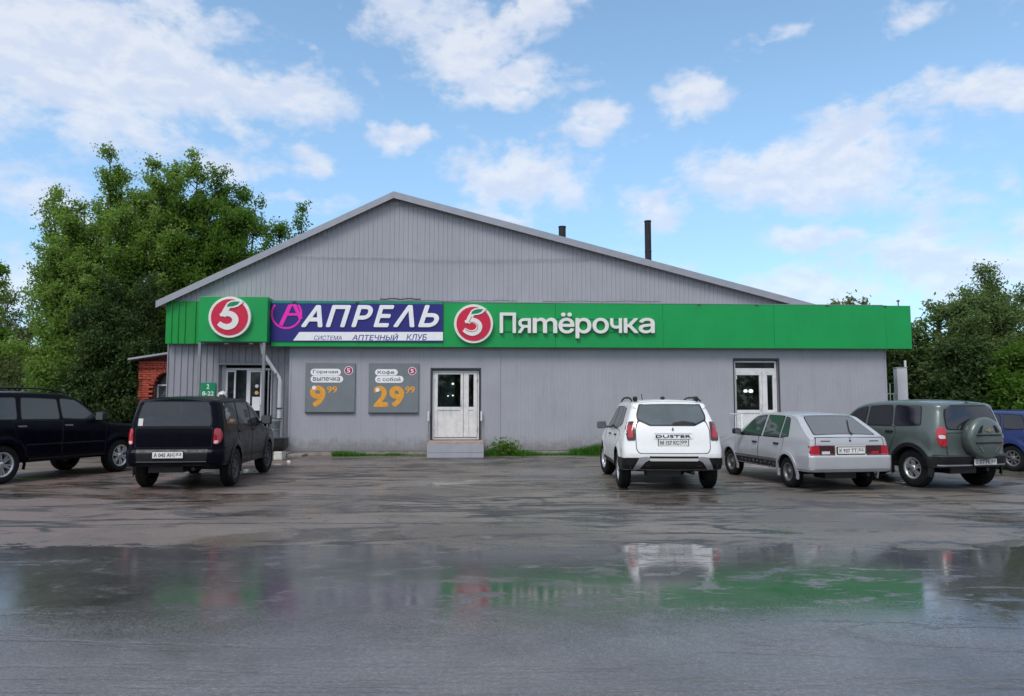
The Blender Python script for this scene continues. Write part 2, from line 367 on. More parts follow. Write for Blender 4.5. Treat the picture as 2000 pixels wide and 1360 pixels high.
# ------------------------------------------------------------------ ground, lot, road, puddle
ground = tag(MB().add([(-2500,-600,-.012),(2500,-600,-.012),(2500,4000,-.012),(-2500,4000,-.012)], [(0,1,2,3)]).build('ground', M['earth']), kind='structure')
def asphalt():
    m = bpy.data.materials.new('wet asphalt'); m.use_nodes = True; t = m.node_tree; b = t.nodes['Principled BSDF']
    P = N(t, 'ShaderNodeNewGeometry').outputs['Position']; sp = N(t, 'ShaderNodeSeparateXYZ'); t.links.new(P, sp.inputs[0]); x, y = sp.outputs[0], sp.outputs[1]
    str_ = N(t, 'ShaderNodeMapping'); t.links.new(P, str_.inputs[0]); str_.inputs['Scale'].default_value = (.65, 1.15, 1)
    big = noise(t, str_.outputs[0], .55, 5, .6, .3); mid = noise(t, str_.outputs[0], 1.7, 6, .62, .4); fine = noise(t, P, 60, 3, .6); grit = math_(t, 'ADD', math_(t, 'MULTIPLY', noise(t, P, 95, 3, .7), .5), math_(t, 'MULTIPLY', noise(t, P, 30, 3, .8), .5))
    wob = math_(t, 'MULTIPLY', math_(t, 'SUBTRACT', mid, .5), 1.5)
    road = maprange(t, math_(t, 'ADD', y, math_(t, 'MULTIPLY', math_(t, 'SUBTRACT', noise(t, str_.outputs[0], 1.6, 9, .72, .4), .5), 2.2)), 8.16, 8.04)          # 1 on the road, 0 on the lot
    mudx = maprange(t, math_(t, 'ADD', x, math_(t, 'MULTIPLY', wob, 2.)), -1.5, -6.5)
    lot = mixc(t, maprange(t, big, .35, .65), (.080, .068, .056), (.140, .120, .099))
    lot = mixc(t, math_(t, 'MULTIPLY', mudx, maprange(t, mid, .3, .6, .3, 1)), lot, (.128, .090, .079))
    # dark broken patches and crack lines in the lot
    dk = maprange(t, noise(t, str_.outputs[0], .95, 7, .72, .8), .53, .585)
    lot = mixc(t, math_(t, 'MULTIPLY', dk, .8), lot, (.022, .021, .019))
    cs = N(t, 'ShaderNodeMapping'); t.links.new(P, cs.inputs[0]); cs.inputs['Scale'].default_value = (.16, 1.0, 1); cs.inputs['Rotation'].default_value = (0, 0, R(-6))
    cr = math_(t, 'ABSOLUTE', math_(t, 'SUBTRACT', noise(t, cs.outputs[0], .9, 8, .62, .5), .5))
    crack = math_(t, 'MULTIPLY', maprange(t, cr, .030, .010), maprange(t, big, .40, .5))
    lot = mixc(t, crack, lot, (.012, .012, .011))
    rd = mixc(t, maprange(t, noise(t, P, .9, 5, .55), .3, .7), (.085, .081, .085), (.12, .115, .12))
    rd = mixc(t, maprange(t, noise(t, P, .55, 6, .6, .4), .52, .68, 0, .5), rd, (.026, .026, .024))
    lot = mixc(t, maprange(t, noise(t, str_.outputs[0], 3.2, 9, .75, .6), .55, .64, 0, .65), lot, (.035, .032, .028))
    lot = mixc(t, maprange(t, noise(t, str_.outputs[0], 2.3, 8, .7, .9), .60, .66, 0, .5), lot, (.165, .153, .138))
    col = mixc(t, road, lot, rd)
    col = mixc(t, maprange(t, grit, .46, .62, 0, .6), col, mixc(t, 1., col, (2.3, 2.3, 2.3, 1), 'MULTIPLY'))
    # standing water on the road along the edge of the lot
    pud = math_(t, 'MULTIPLY', road, maprange(t, math_(t, 'ADD', y, math_(t, 'ADD', math_(t, 'MULTIPLY', math_(t, 'SUBTRACT', big, .5), 1.6), math_(t, 'MULTIPLY', math_(t, 'SUBTRACT', fine, .5), 3.0))), 4.55, 5.75))
    pud = math_(t, 'MULTIPLY', pud, maprange(t, math_(t, 'ADD', mid, math_(t, 'MULTIPLY', math_(t, 'SUBTRACT', fine, .5), .5)), .28, .40, .45, 1))
    pud = math_(t, 'MULTIPLY', pud, maprange(t, noise(t, str_.outputs[0], 2.6, 9, .72, .5), .36, .48, .45, 1))   # broken by higher spots
    # shallow wet sheets on the lot
    wet = math_(t, 'MULTIPLY', math_(t, 'SUBTRACT', 1., road), maprange(t, noise(t, str_.outputs[0], .42, 6, .6, .7), .50, .60))
    dry = mixc(t, pud, col, mixc(t, 1., col, (.55, .55, .55, 1), 'MULTIPLY'))
    t.links.new(dry, b.inputs['Base Color'])
    rr = mixc(t, road, mixc(t, wet, (.50,)*3, (.16,)*3), mixc(t, maprange(t, noise(t, P, .8, 4, .5), .35, .65), (.28,)*3, (.36,)*3))
    lft = maprange(t, math_(t, 'ADD', x, math_(t, 'MULTIPLY', math_(t, 'SUBTRACT', big, .5), 6.)), -2.2, .6)     # the water lies deeper towards the right
    rr = mixc(t, pud, rr, mixc(t, lft, (.14,)*3, (.062,)*3))
    sp2 = N(t, 'ShaderNodeSeparateColor'); t.links.new(rr, sp2.inputs[0]); t.links.new(sp2.outputs[0], b.inputs['Roughness'])
    b.inputs['IOR'].default_value = 1.75
    bp = N(t, 'ShaderNodeBump'); bp.inputs['Distance'].default_value = .012
    hs = mixc(t, pud, (.32,)*3, (.012,)*3); hs = mixc(t, math_(t, 'MULTIPLY', wet, .8), hs, (.03,)*3); sp3 = N(t, 'ShaderNodeSeparateColor'); t.links.new(hs, sp3.inputs[0]); t.links.new(sp3.outputs[0], bp.inputs['Strength'])
    hh = math_(t, 'ADD', math_(t, 'MULTIPLY', fine, 1.0), math_(t, 'ADD', math_(t, 'MULTIPLY', noise(t, P, 1.6, 5, .6), .25), math_(t, 'MULTIPLY', crack, -3.)))
    t.links.new(hh, bp.inputs['Height']); t.links.new(bp.outputs[0], b.inputs['Normal'])
    return m
M['asphalt'] = asphalt()
def sheet_grid(name, x0, x1, y0, y1, z):
    tag(MB().add([(x0,y0,z),(x1,y0,z),(x1,y1,z),(x0,y1,z)], [(0,1,2,3)]).build(name, M['asphalt']), kind='structure')
sheet_grid('parking_lot', -60, 60, 8.15, 23.5, 0.0)
rim_ = []
for k in range(41): rim_.append((-16 + 32*k/40, 4.75 + .35*math.sin(k*.9) + .25*math.sin(k*2.3+1)))
def ngon(name, pl): tag(MB().add([(a, b, .008*(8.15-b)) for a, b in pl]   # the road rises gently from the gutter to its crown
        , [list(range(len(pl)))]).build(name, M['asphalt']), kind='structure')
ngon('puddle', rim_ + [(16, 8.15), (-16, 8.15)]); ngon('road', [(-400, -12), (400, -12), (400, 8.15), (16, 8.15)] + rim_[::-1] + [(-16, 8.15), (-400, 8.15)])

# ------------------------------------------------------------------ the shop
shop = empty('shop_building', O, YAW, 'grey corrugated single storey shop with a low gable roof and green fascia', 'building')
def sheet_mesh(x0, x1, zb, zt, d, period, rib, dep, name='cladding_sheet'):
    """One ribbed steel sheet; zb, zt are heights or functions of x."""
    xs = []; x = x0; k = 0
    fb = zb if callable(zb) else (lambda q: zb); ft = zt if callable(zt) else (lambda q: zt)
    prof = [(0, 0), (period-rib, 0), (period-rib*.72, dep), (period-rib*.28, dep)]
    q = []; n = max(1, int(math.ceil((x1-x0)/period)))
    for i in range(n):
        for px, pd in prof:
            xx = x0 + i*period + px
            if xx < x1-1e-4: q.append((xx, pd))
    q.append((x1, 0))
    vs, fs = [], []
    for xx, pd in q:
        vs += [(xx, -(d+pd), fb(xx)), (xx, -(d+pd), ft(xx))]
    for i in range(len(q)-1): fs.append((2*i, 2*i+2, 2*i+3, 2*i+1))
    return MB().add(vs, fs)
def clad(x0, x1, zb, zt, d, step, period, rib, dep, m, openings=(), parent=shop):
    """Sheets side by side across a wall, cut round the openings (x0, x1, z0, z1)."""
    cuts = sorted({x0, x1} | {o for op in openings for o in op[:2]}); shared = {}
    for a, b in zip(cuts[:-1], cuts[1:]):
        op = [o for o in openings if o[0] <= a+1e-6 and b <= o[1]+1e-6]
        n = max(1, round((b-a)/step)); w = (b-a)/n
        for i in range(n):
            spans = [(zb, zt)] if not op else [s for s in ((zb, op[0][2]), (op[0][3], zt)) if s[1]-s[0] > .03]
            for s0, s1 in spans:
                key = (round(w, 3), round(s0, 3), round(s1, 3))
                if key not in shared: shared[key] = sheet_mesh(0, w-.0024, s0, s1, 0, period, rib, dep).mesh('cladding_sheet', m)
                o = link_mesh('cladding_sheet', shared[key], parent, (a+i*w+.0012, -(d + random.uniform(0, .003)), 0))
dE = -.22                                            # entrance wall stands back
xL = fx(328, 740, dE); xC = fx(568); xR = fx(1730)
zBand0 = fz(1000, 678.5, .3); zBand1 = fz(1000, 592, .3)
doorE = (fx(427, 760, dE), fx(530, 760, dE), .12, fz(480, 713, dE))
doorC = (fx(843), fx(937), .0, fz(890, 722)); doorR = (fx(1435), fx(1521), .0, fz(1480, 703))
zc = .13
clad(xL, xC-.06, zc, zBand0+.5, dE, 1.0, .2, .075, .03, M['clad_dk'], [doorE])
clad(xC, xR, zc, zBand0+.35, 0., 1.17, .117, .03, .0025, M['clad'], [doorC, doorR])
# roof lines from the photograph
apx, apz = fac(769, 376, .2); lx, lz = fac(306, 590, .2); rx, rz = fac(1583, 594, .2)
def roofz(x): return apz + (x-apx)*((apz-lz)/(apx-lx) if x < apx else (rz-apz)/(rx-apx))
zs = fz(760, 507)                                    # the seam between the two rows of gable sheets
xg0, xg1 = xL+.05, rx-.35
n = 18; wd = (xg1-xg0)/n
for i in range(n):
    a, b = xg0+i*wd, xg0+(i+1)*wd
    for (zlo, row) in ((zBand0+.55, 0), (zs, 1)):
        lo = zlo; top = (lambda q: min(zs+.03, roofz(q)-.10)) if row == 0 else (lambda q: roofz(q)-.10)
        if row == 1 and max(roofz(a), roofz(b))-.10 < zs+.03: continue
        mbs = sheet_mesh(a+.001, b-.001, (lambda q: lo) if row == 0 else (lambda q: min(zs, roofz(q)-.10)), top, (-.02 if row else -.008)+random.uniform(0, .006), .142, .052, .013)
        mbs.build('cladding_sheet', M['clad'], shop)
# walls behind the cladding
B = 19.; wl = MB()
def wallrow(x0, x1, y0, y1, z1, ops):
    xs = sorted({x0, x1} | {q for o in ops for q in o[:2]})
    for a, b in zip(xs[:-1], xs[1:]):
        op = [o for o in ops if o[0] <= a+1e-6 and b <= o[1]+1e-6]
        if not op: wl.box(a, b, y0, y1, 0, z1)
        else: wl.box(a, b, y0, y1, op[0][3], z1)
wallrow(xL+.02, xC-.02, -dE+.03, -dE+.36, zBand1-.1, [doorE]); wallrow(xC, xR-.02, .03, .33, zBand1-.1, [doorC, doorR])
wl.prism([(xg0, zBand1-.1), (xg1+.2, zBand1-.1), (xg1+.2, roofz(xg1+.2)-.12), (apx, apz-.14), (xg0, roofz(xg0)-.12)], .06, .30)
wl.box(xL+.02, xL+.3, -dE+.37, B, 0, zBand1-.1); wl.box(xR-.32, xR-.02, .34, B, 0, zBand1-.15); wl.box(xL+.31, xR-.33, B-.3, B, 0, zBand1-.1)
wl.box(xL+.31, xR-.33, 3.2, 3.4, 0, zBand1-.1)
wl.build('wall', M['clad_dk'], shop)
plinth = MB().box(xL+.03, xC, -dE+.01, -dE+.028, 0, zc+.02); plinth.box(xC, doorC[0], .01, .028, 0, zc+.02).box(doorC[1], xR-.02, .01, .028, 0, zc+.02).build('plinth', M['concrete'], shop)
# roof: two slopes, edge boards, underside
rf = MB(); th = .07
rf.prism([(lx, lz-th), (apx, apz-th), (apx, apz), (lx, lz)], -.195, B+.3, 0); rf.prism([(apx, apz-th), (rx+.5, roofz(rx+.5)-th), (rx+.5, roofz(rx+.5)), (apx, apz)], -.195, B+.3, 0)
roof = fixn(rf.build('roof', M['roof'], shop))
e = .20
fixn(MB().prism([(lx-.02, lz-e+.02), (apx, apz-e+.02), (apx, apz+.03), (lx-.02, lz+.03)], -.222, -.198).prism([(apx+.001, apz-e+.02), (rx+.52, roofz(rx+.52)-e+.02), (rx+.52, roofz(rx+.52)+.03), (apx+.001, apz+.03)], -.222, -.198).build('roof_trim', M['roofedge'], roof))
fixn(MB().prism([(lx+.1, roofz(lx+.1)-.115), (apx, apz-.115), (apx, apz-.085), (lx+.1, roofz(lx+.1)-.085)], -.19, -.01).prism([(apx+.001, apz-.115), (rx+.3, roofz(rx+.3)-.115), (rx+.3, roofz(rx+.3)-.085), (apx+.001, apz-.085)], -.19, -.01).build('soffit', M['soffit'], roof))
# left eave side board
for (u, vt, dpt, rr, vb) in ((1265, 432, .9, .105, 0), (1098, 443, 2.6, .125, 0)):
    d = -dpt+.45; x, z1 = fac(u, vt, d); z0 = roofz(x)
    p = MB().tube([(x, -d, z0-.15), (x, -d, z1)], rr, 16); p.tube([(x, -d, z1-.03), (x, -d, z1+.004)], rr+.012, 16)
    if dpt < 1: p.tube([(x, -d, z0+.45), (x, -d, z0+.48)], rr+.008, 16); p.box(x-.12, x+.32, -d-.2, -d+.2, z0-.02, z0+.035)
    p.build('chimney_pipe', M['soot'], roof)
# fascia band in panels, its top flashing, the shadowed underside
xb0 = fx(530, 640, .3); xb1 = fx(1780, 640, .3); fas = MB()
fas.box(xb0, xR, -.22, -.012, zBand0+.02, zBand1-.02); fas.box(xR+.001, xb1-.02, -.22, -.04, zBand0+.02, zBand1-.02)
fascia = fas.build('fascia', M['green'], shop)
cut = [xb0, fx(700,640,.3), fx(866, 640, .3), fx(1085,640,.3), fx(1295, 640, .3), fx(1512, 640, .3), fx(1731, 640, .3), xb1]
for a, b in zip(cut[:-1], cut[1:]):
    MB().box(a+.003, b-.003, -.3+random.uniform(-.004, .004), -.225, zBand0, zBand1).build('fascia_panel', M['green'], fascia, bevel=.004)
MB().box(xb0, xb1-.9, -.31, -.02, zBand1+.004, zBand1+.022).build('flashing', M['clad_dk'], fascia)
for u in (1365, 1478, 1615, 1728): MB().box(fx(u,597,.3)-.05, fx(u,597,.3)+.05, -.312, -.3045, zBand1-.05, zBand1+.001).build('bracket', M['frame_dk'], fascia)
fb = MB(); fb.box(fx(1760,597,.3)-.012, fx(1760,597,.3)+.012, -.16, -.13, zBand1, zBand1+.15).box(fx(1760,597,.3)-.03, fx(1760,597,.3)+.03, -.18, -.11, zBand1+.15, zBand1+.2)
fb.build('roof_vent', M['frame_dk'], fascia)
# bent cable tray lying on top of the band
ct = MB(); 
for u0, u1, v0, r in ((742, 822, 584, .02), (660, 900, 588, .009), (900, 1010, 587.5, .008), (1060, 1290, 589, .008)):
    ct.tube([(fx(u0+(u1-u0)*k/8, v0, .1), -.1+.03*math.sin(k*2), fz(u0+(u1-u0)*k/8, v0+.8*math.sin(k*1.9), .1)) for k in range(9)], r, 5)
ct.build('cable', M['frame_dk'], shop)
# left ribbed green return, canopy box over the entrance
GD = .03
zl0, zl1 = fz(360, 671.5, GD), fz(360, 588, GD)
xl1 = fx(392, 630, GD)
for i in range(2):
    a = xL-.02+(xl1-xL+.4)*i/2; b = a+(xl1-xL+.4)/2
    sheet_mesh(a+.002, b-.002, zl0, zl1, GD, .2, .075, .03).build('green_sheet', M['green_rib'], fascia)
MB().box(xL-.02, xl1+.4, -GD+.002, -dE+.028, zl0+.02, zl1-.002).build('fascia_return', M['green'], fascia)
MB().box(xL-.02, xl1+.4, -GD, -dE+.028, zl1, zl1+.03).build('flashing', M['clad_dk'], fascia)
cd = .62; cx0, cz1 = fac(390, 579, cd); cx1, cz0 = fac(521, 668, cd)
can = MB().box(cx0, cx1, -cd, .0-dE-.04, cz0, cz1)
canopy = can.build('canopy', M['green'], shop, bevel=.012)
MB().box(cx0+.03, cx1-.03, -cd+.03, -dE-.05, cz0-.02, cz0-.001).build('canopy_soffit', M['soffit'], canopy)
for u in (442, 490):
    x = fx(u, 672, .45); MB().tube([(x, -.42, cz0-.055), (x, -.42, cz0-.021)], .07, 14).build('downlight', M['whitemetal'], canopy)
for u, dd in ((388.5, .58), (514.5, .58)):
    x = fx(u, 740, dd); MB().box(x-.04, x+.04, -dd-.04, -dd+.04, 0.0, cz0-.021).build('canopy_post', M['postgrey'], canopy)
# corner trims
MB().box(xC-.055, xC-.002, -.012, -dE+.02, zc, zBand0+.2).build('corner_trim', M['clad'], shop); MB().box(xR-.001, xR+.045, -.012, .25, zc-.02, zBand0+.01).build('corner_trim', M['clad'], shop)
MB().box(xL-.03, xL-.001, -dE-.035, -dE+.2, zc, zl0).build('corner_trim', M['clad_dk'], shop)
x = fx(975); MB().box(x-.03, x+.03, -.024, -.014, zc, zBand0+.05).build('corner_trim', M['clad'], shop)
# downpipe by the entrance
dp = MB(); A = fac(510, 668, .35); Bp = fac(516, 690, .3); Cp = fac(547, 741, .16); Dp = fac(543.5, 852, .16)
dp.tube([(A[0], -.35, A[1]), (Bp[0]-.02, -.33, Bp[1]), (Cp[0]-.02, -.17, Cp[1]+.05), (Cp[0], -.16, Cp[1]-.06), (Dp[0], -.16, Dp[1]+.08), (Dp[0]+.01, -.20, Dp[1])], [.055,.055,.05,.06,.06,.06], 12)
dpo = dp.build('downpipe', M['whitemetal'], shop)
MB().box(Cp[0]-.075, Cp[0]+.075, -.235, -.10, Cp[1]-.9, Cp[1]-.86).build('bracket', M['frame_dk'], dpo); MB().box(Dp[0]-.075, Dp[0]+.075, -.235, -.10, Dp[1]+.5, Dp[1]+.54).build('bracket', M['frame_dk'], dpo)

# --- central white door with its landing
def frame(mb, x0, x1, z0, z1, y0, y1, w, wb=None):
    wb = w if wb is None else wb
    mb.box(x0, x0+w, y0, y1, z0, z1).box(x1-w, x1, y0, y1, z0, z1).box(x0+w+.001, x1-w-.001, y0, y1, z1-w, z1).box(x0+w+.001, x1-w-.001, y0, y1, z0, z0+wb); return mb
def white_door(op, zsill, uglass, uglass2, vg, transom=None, two=True):
    x0, x1, _, z1 = op; y = .13
    lin = MB().box(x0-.04, x0, -.012, .20, zsill, z1).box(x1, x1+.04, -.012, .20, zsill, z1).box(x0-.04, x1+.04, -.012, .20, z1, z1+.05)
    lin.build('door_reveal', M['frame_dk'], shop)
    ztop = z1-.03; ft = MB()
    if transom: frame(ft, x0+.02, x1-.02, transom, ztop, y-.02, y+.05, .05); MB().box(x0+.07, x1-.07, y+.008, y+.02, transom+.05, ztop-.05).build('pane', M['glass_dk'], ft.build('transom', M['pvc'], shop)); ztop = transom-.002
    mbd = frame(MB(), x0+.02, x1-.02, zsill, ztop, y-.02, y+.06, .055)
    door = mbd.build('door_frame', M['pvc'], shop)
    xm = uglass2[0]-.17
    zg0, zg1 = vg
    for (a, b, g0, g1, nm) in ((x0+.08, xm, uglass[0], uglass[1], 'door'), (xm+.012, x1-.08, uglass2[0], uglass2[1], 'door')):
        l = MB(); ya, yb = y-.045, y+.03
        l.box(a, g0, ya, yb, zsill+.07, ztop-.06).box(g1, b, ya, yb, zsill+.07, ztop-.06).box(g0, g1, ya, yb, zg1, ztop-.06).box(g0, g1, ya, yb, zg0-.10, zg0).box(g0, g1, ya+.02, yb, zsill+.18, zg0-.10).box(g0, g1, ya, yb, zsill+.07, zsill+.18)
        lo = l.build(nm, M['pvc_dirty'], shop, bevel=.006)
        MB().box(g0, g1, y-.008, y+.008, zg0, zg1).build('pane', M['glass_thin'], lo)
        if b-a > .5:
            MB().tube([(b-.07, ya-.005, zg0-.0), (b-.07, ya-.05, zg0+.02), (b-.07, ya-.05, zg0+.22), (b-.07, ya-.005, zg0+.24)], .012, 8).build('handle', M['whitemetal'], lo)
        for zz in (zsill+.3, ztop-.3): MB().tube([(a+.01 if b-a > .5 else b-.01, ya-.015, zz), (a+.01 if b-a > .5 else b-.01, ya-.015, zz+.11)], .018, 8).build('hinge', M['pvc'], lo)
    return door
zS = fz(890, 859, 0.)
white_door(doorC, zS, (fx(855, 760, -.1), fx(899.5, 760, -.1)), (fx(915.5, 760, -.1), fx(925, 760, -.1)), (fz(890, 795, -.1), fz(890, 731.5, -.1)))
zl_, zr_ = fac(835, 866, 1.45), fac(944, 866, 1.45)
land = MB().box(zl_[0], zr_[0], -1.45, -.02, 0, zS-.05); ld = land.build('landing', M['stepgrey'], shop, bevel=.008)
MB().box(zl_[0]-.012, zr_[0]+.012, -1.462, -1.452, zS-.30, zS-.045).box(zl_[0]-.012, zr_[0]+.012, -1.464, -1.452, .02, zS-.31).build('riser_board', M['stepgrey'], ld, bevel=.004)
for i in range(8): MB().box(zl_[0], zr_[0], -1.45+i*.18, -1.45+i*.18+.172, zS-.049, zS-.015).build('plank', M['wood'], ld)
for u in (837, 940.5):
    x = fx(u, 800, .12); MB().tube([(x, -.10, fz(u, 822, .12)), (x, -.10, fz(u, 803.5, .12))], .032, 10).box(x-.012, x+.012, -.10, -.004, fz(u, 815, .12)-.01, fz(u, 815, .12)+.01).build('wall_lamp', M['whitemetal'], shop)
    MB().tube([(x, -.12, zS-.05), (x, -.12, fz(u, 823, .12))], .014, 8).build('rail_post', M['postgrey'], shop)
# --- right-hand white door with a transom and its steps
zS2 = .45
white_door(doorR, zS2, (fx(1438, 760, -.1), fx(1483, 760, -.1)), (fx(1498.5, 760, -.1), fx(1509, 760, -.1)), (fz(1460, 801, -.1), fz(1460, 733, -.1)), transom=fz(1460, 722.5, -.1))
MB().box(doorR[0]-.35, doorR[1]+.35, -1.2, -.02, 0, zS2-.02).box(doorR[0]-.35, doorR[1]+.35, -1.55, -1.205, 0, zS2*.5).build('landing', M['stepgrey'], shop, bevel=.01)
rl = MB()
for dx_ in (-.3,): 
    xx = doorR[0]+dx_+.1; rl.tube([(xx, -1.1, zS2-.02), (xx, -1.1, zS2+.8), (xx, -.1, zS2+.8)], .02, 8); rl.tube([(xx, -.55, zS2-.02), (xx, -.55, zS2+.8)], .014, 8)
rl.build('handrail', M['pvc'], shop)
# --- dark entrance doorway
x0, x1, z0, z1 = doorE; yE = -dE+.30
MB().box(x0-.03, x0-.001, -dE-.045, yE, .1, z1).box(x1+.001, x1+.03, -dE-.045, yE, .1, z1).box(x0-.03, x1+.03, -dE-.045, yE, z1+.001, z1+.06).build('door_reveal', M['clad_dk'], shop)
def fe(u, dd=-.5): return fx(u, 760, dd)
edf = frame(MB(), x0+.12, x1-.02, .12, z1-.09, yE-.08, yE-.01, .06); edf.box(x0, x0+.119, yE-.03, yE, .12, z1); edf.box(fe(482.5), fe(487.5), yE-.08, yE-.01, .18, z1-.15)
edo = edf.build('door_frame', M['pvc'], shop)
for a, b, op in ((fe(443), fe(462), 1), (fe(487.6), fe(513), 2)):
    lf = frame(MB(), a, b, .19, z1-.16, yE-.12, yE-.085, .05, .12).build('door', M['pvc'], shop)
    MB().box(a+.05, b-.05, yE-.105, yE-.095, .31, z1-.21).build('pane', M['glass_dk'], lf)
    MB().tube([(b-.025, yE-.125, 1.1), (b-.025, yE-.17, 1.12), (b-.025, yE-.17, 1.5), (b-.025, yE-.125, 1.52)], .013, 8).build('handle', M['steel'], lf)
    if op == 2:
        cxp = fe(503); 
        MB().disc(cxp, fz(503, 754.5, -.5), .055, yE-.109, yE-.1055, 20).build('sticker', M['white_l'], lf); MB().disc(cxp, fz(503, 767.5, -.5), .06, yE-.109, yE-.1055, 20).build('sticker', M['lamp_y'], lf)
        MB().box(cxp-.13, cxp+.10, yE-.109, yE-.1055, fz(503, 802, -.5), fz(503, 775.5, -.5)).build('notice', M['white'], lf)
MB().box(fe(462), fe(487), yE-.06, yE-.045, .18, z1-.15).build('pane', M['glass_dk'], edo)
MB().box(fx(380, 760, dE)-.2, xC+.1, -1.0, -dE-.02, 0, .12).build('doorstep', M['concrete'], shop, bevel=.012)
MB().box(xC-.2, xC+.55, -.75, -.03, .0, .07).build('doorstep', M['concrete'], shop, bevel=.012)
# downlight-like white fixture beside the door
fxh = fthing('wall_lantern', fx(436, 768, 0), .05, fz(436, 776, 0), 'white domed lamp with a dark front beside the entrance doors', 'lamp')
mbq = MB(); 
for k in range(6):
    pass
mbq.tube([(0, 0, 0), (0, 0, .05), (0, 0, .12), (0, 0, .17), (0, 0, .19)], [.14, .15, .13, .07, .01], 16).build('dome', M['whitemetal'], fxh)
MB().tube([(.02, -.08, -.02), (.03, -.16, .05)], [.10, .08], 14).build('lens', M['black'], fxh); MB().box(-.015, .015, 0, -dE+.25, .03, .06).build('arm', M['steel'], fxh)
# what shows through the door panes: a partition, a dark doorway edge and lit lamps
MB().box(doorC[0]-.6, fx(889, 760, -1.2), .9, .98, 0, 2.9).build('partition', M['room'], shop); MB().box(doorR[0]-.5, doorR[1]+.6, 2.6, 2.68, 0, 2.9).build('partition', M['frame_dk'], shop)
MB().box(doorR[0]+.15, doorR[0]+1.0, 2.3, 2.5, .5, 1.12).build('display_case', M['green_glow'], shop)
for (u, v, dd, rr_, lab) in ((884.5, 749.5, -.8, .04, 'topmost small lamp behind the central white door'), (884.5, 772.5, -.8, .03, 'lower lamp beside the dark doorway edge inside the central door'), (875, 773.5, -.8, .025, 'small dim lamp at the lower left inside the central door'), (1456, 763.5, -2., .07, 'left lamp of the pair behind the right-hand door'), (1466.5, 763.5, -2., .08, 'right lamp of the pair behind the right-hand door')):
    x, z = fac(u, v, dd); t_ = fthing('ceiling_lamp', x, dd, z, lab, 'lamp', 'lit lamps inside the shop')
    MB().tube([(0, 0, -rr_*.8), (0, 0, 0), (0, 0, rr_*.6)], [rr_*.7, rr_, rr_*.5], 12).build('shade', M['lampglow'], t_); MB().tube([(0, 0, rr_*.6), (0, 0, 2.95-z)], .006, 4).build('cord', M['black'], t_)
# wires across the gable
wr = MB()
def wire(p, r=.008):
    wr.tube([(fx(u, v, .04), -.05, fz(u, v, .04)) for u, v in p], r, 5)
wire([(575, 500), (660, 502), (760, 503), (850, 508), (1000, 508), (1150, 506)]); wire([(600, 456), (640, 463)]); wire([(700, 412), (724, 415)]); wire([(725, 401), (780, 400), (840, 404), (862, 407)]); wire([(890, 423), (925, 426)])
wr.build('cable', M['steel'], shop)

# ------------------------------------------------------------------ signs
def five_logo(u, v, rpx, d, label, groove):
    x, z = fac(u, v, d); r = rpx / F * D0 * 1.0
    r = (fx(u+rpx, v, d) - fx(u-rpx, v, d)) / 2
    t = fthing('round_sign', x, d, z, label, 'sign', 'round red and white logo signs on the fascia')
    MB().disc(0, 0, r, -.12, 0, 64).build('rim', M['white_l'], t, bevel=.008)
    MB().disc(0, 0, r*.875, -.135, -.1205, 64).build('face', M['red'], t)
    q = lambda px, py: ((px-272)/155*r, (233-py)/155*r)
    stem = [q(302, 128), q(266, 150), q(244, 185), q(226, 228)]
    bowl = [q(204, 219), q(236, 212), q(272, 208), q(306, 226), q(318, 258), q(302, 292), q(264, 308), q(226, 300), q(196, 280)]
    k = r/155
    fv = MB().ribbon(stem, [30*k, 38*k, 40*k, 40*k], -.155, -.1352).ribbon(bowl, [20*k, 34*k, 42*k, 44*k, 46*k, 46*k, 44*k, 40*k, 34*k], -.1552, -.1353)
    leaf = [q(*p) for p in ((238,182),(240,150),(254,126),(282,110),(318,106),(352,106),(374,112),(360,134),(334,154),(300,164),(264,164))]
    fv.prism(leaf, -.1554, -.1354)
    fixn(fv.build('numeral', M['white_l'], t))
    inner = [q(*p) for p in ((254,158),(258,138),(280,122),(310,116),(348,117),(330,140),(300,152),(272,154))]
    fixn(MB().prism(inner, -.160, -.1556).build('leaf', M['greensign'], t))
    if groove:
        fixn(MB().ribbon([q(258,178), q(243,205), q(240,222), q(270,222), q(296,236), q(306,260), q(292,288), q(262,298), q(226,290), q(206,276)], 5*k, -.1585, -.1557).build('outline', M['red'], t))
    return t
five_logo(451, 620.5, 41, cd, 'round red sign with white 5 on the entrance canopy', False)
five_logo(925, 633.5, 38, .30, 'round red sign with white 5 left of the white lettering', True)

def px5(x): return 860 + x/3.777
def py5(y): return 560 + y/3.777
d = .30; xo, zo = fac(px5(437), py5(345), d)
let = fthing('shop_lettering', xo, d, zo, 'white raised shop name letters on the green fascia', 'sign')
for ch, xa, xb, ya, yb, wt in (('П',437,557,195,345,.02),('я',570,667,236,345,.025),('m',680,860,233,345,.025),('ё',870,985,195,348,.022),('р',995,1110,234,384,.025),('о',1120,1238,234,348,.028),('ч',1250,1335,236,345,.025),('к',1350,1455,236,345,.025),('а',1460,1575,234,347,.025)):
    x0_, z0_ = fac(px5(xa), py5(yb), d); x1_, z1_ = fac(px5(xb), py5(ya), d)
    put_glyphs('letter', ch, x0_-xo, -.035, z0_-zo, x1_-x0_, z1_-z0_, M['white_l'], let, .07, wt)
sp = MB(); sp.box(0, 4.6, -.02, -.004, .45, .475).box(0, 4.6, -.02, -.004, -.0+.05, .075)
sp.build('mounting_rail', M['greensign'], let)

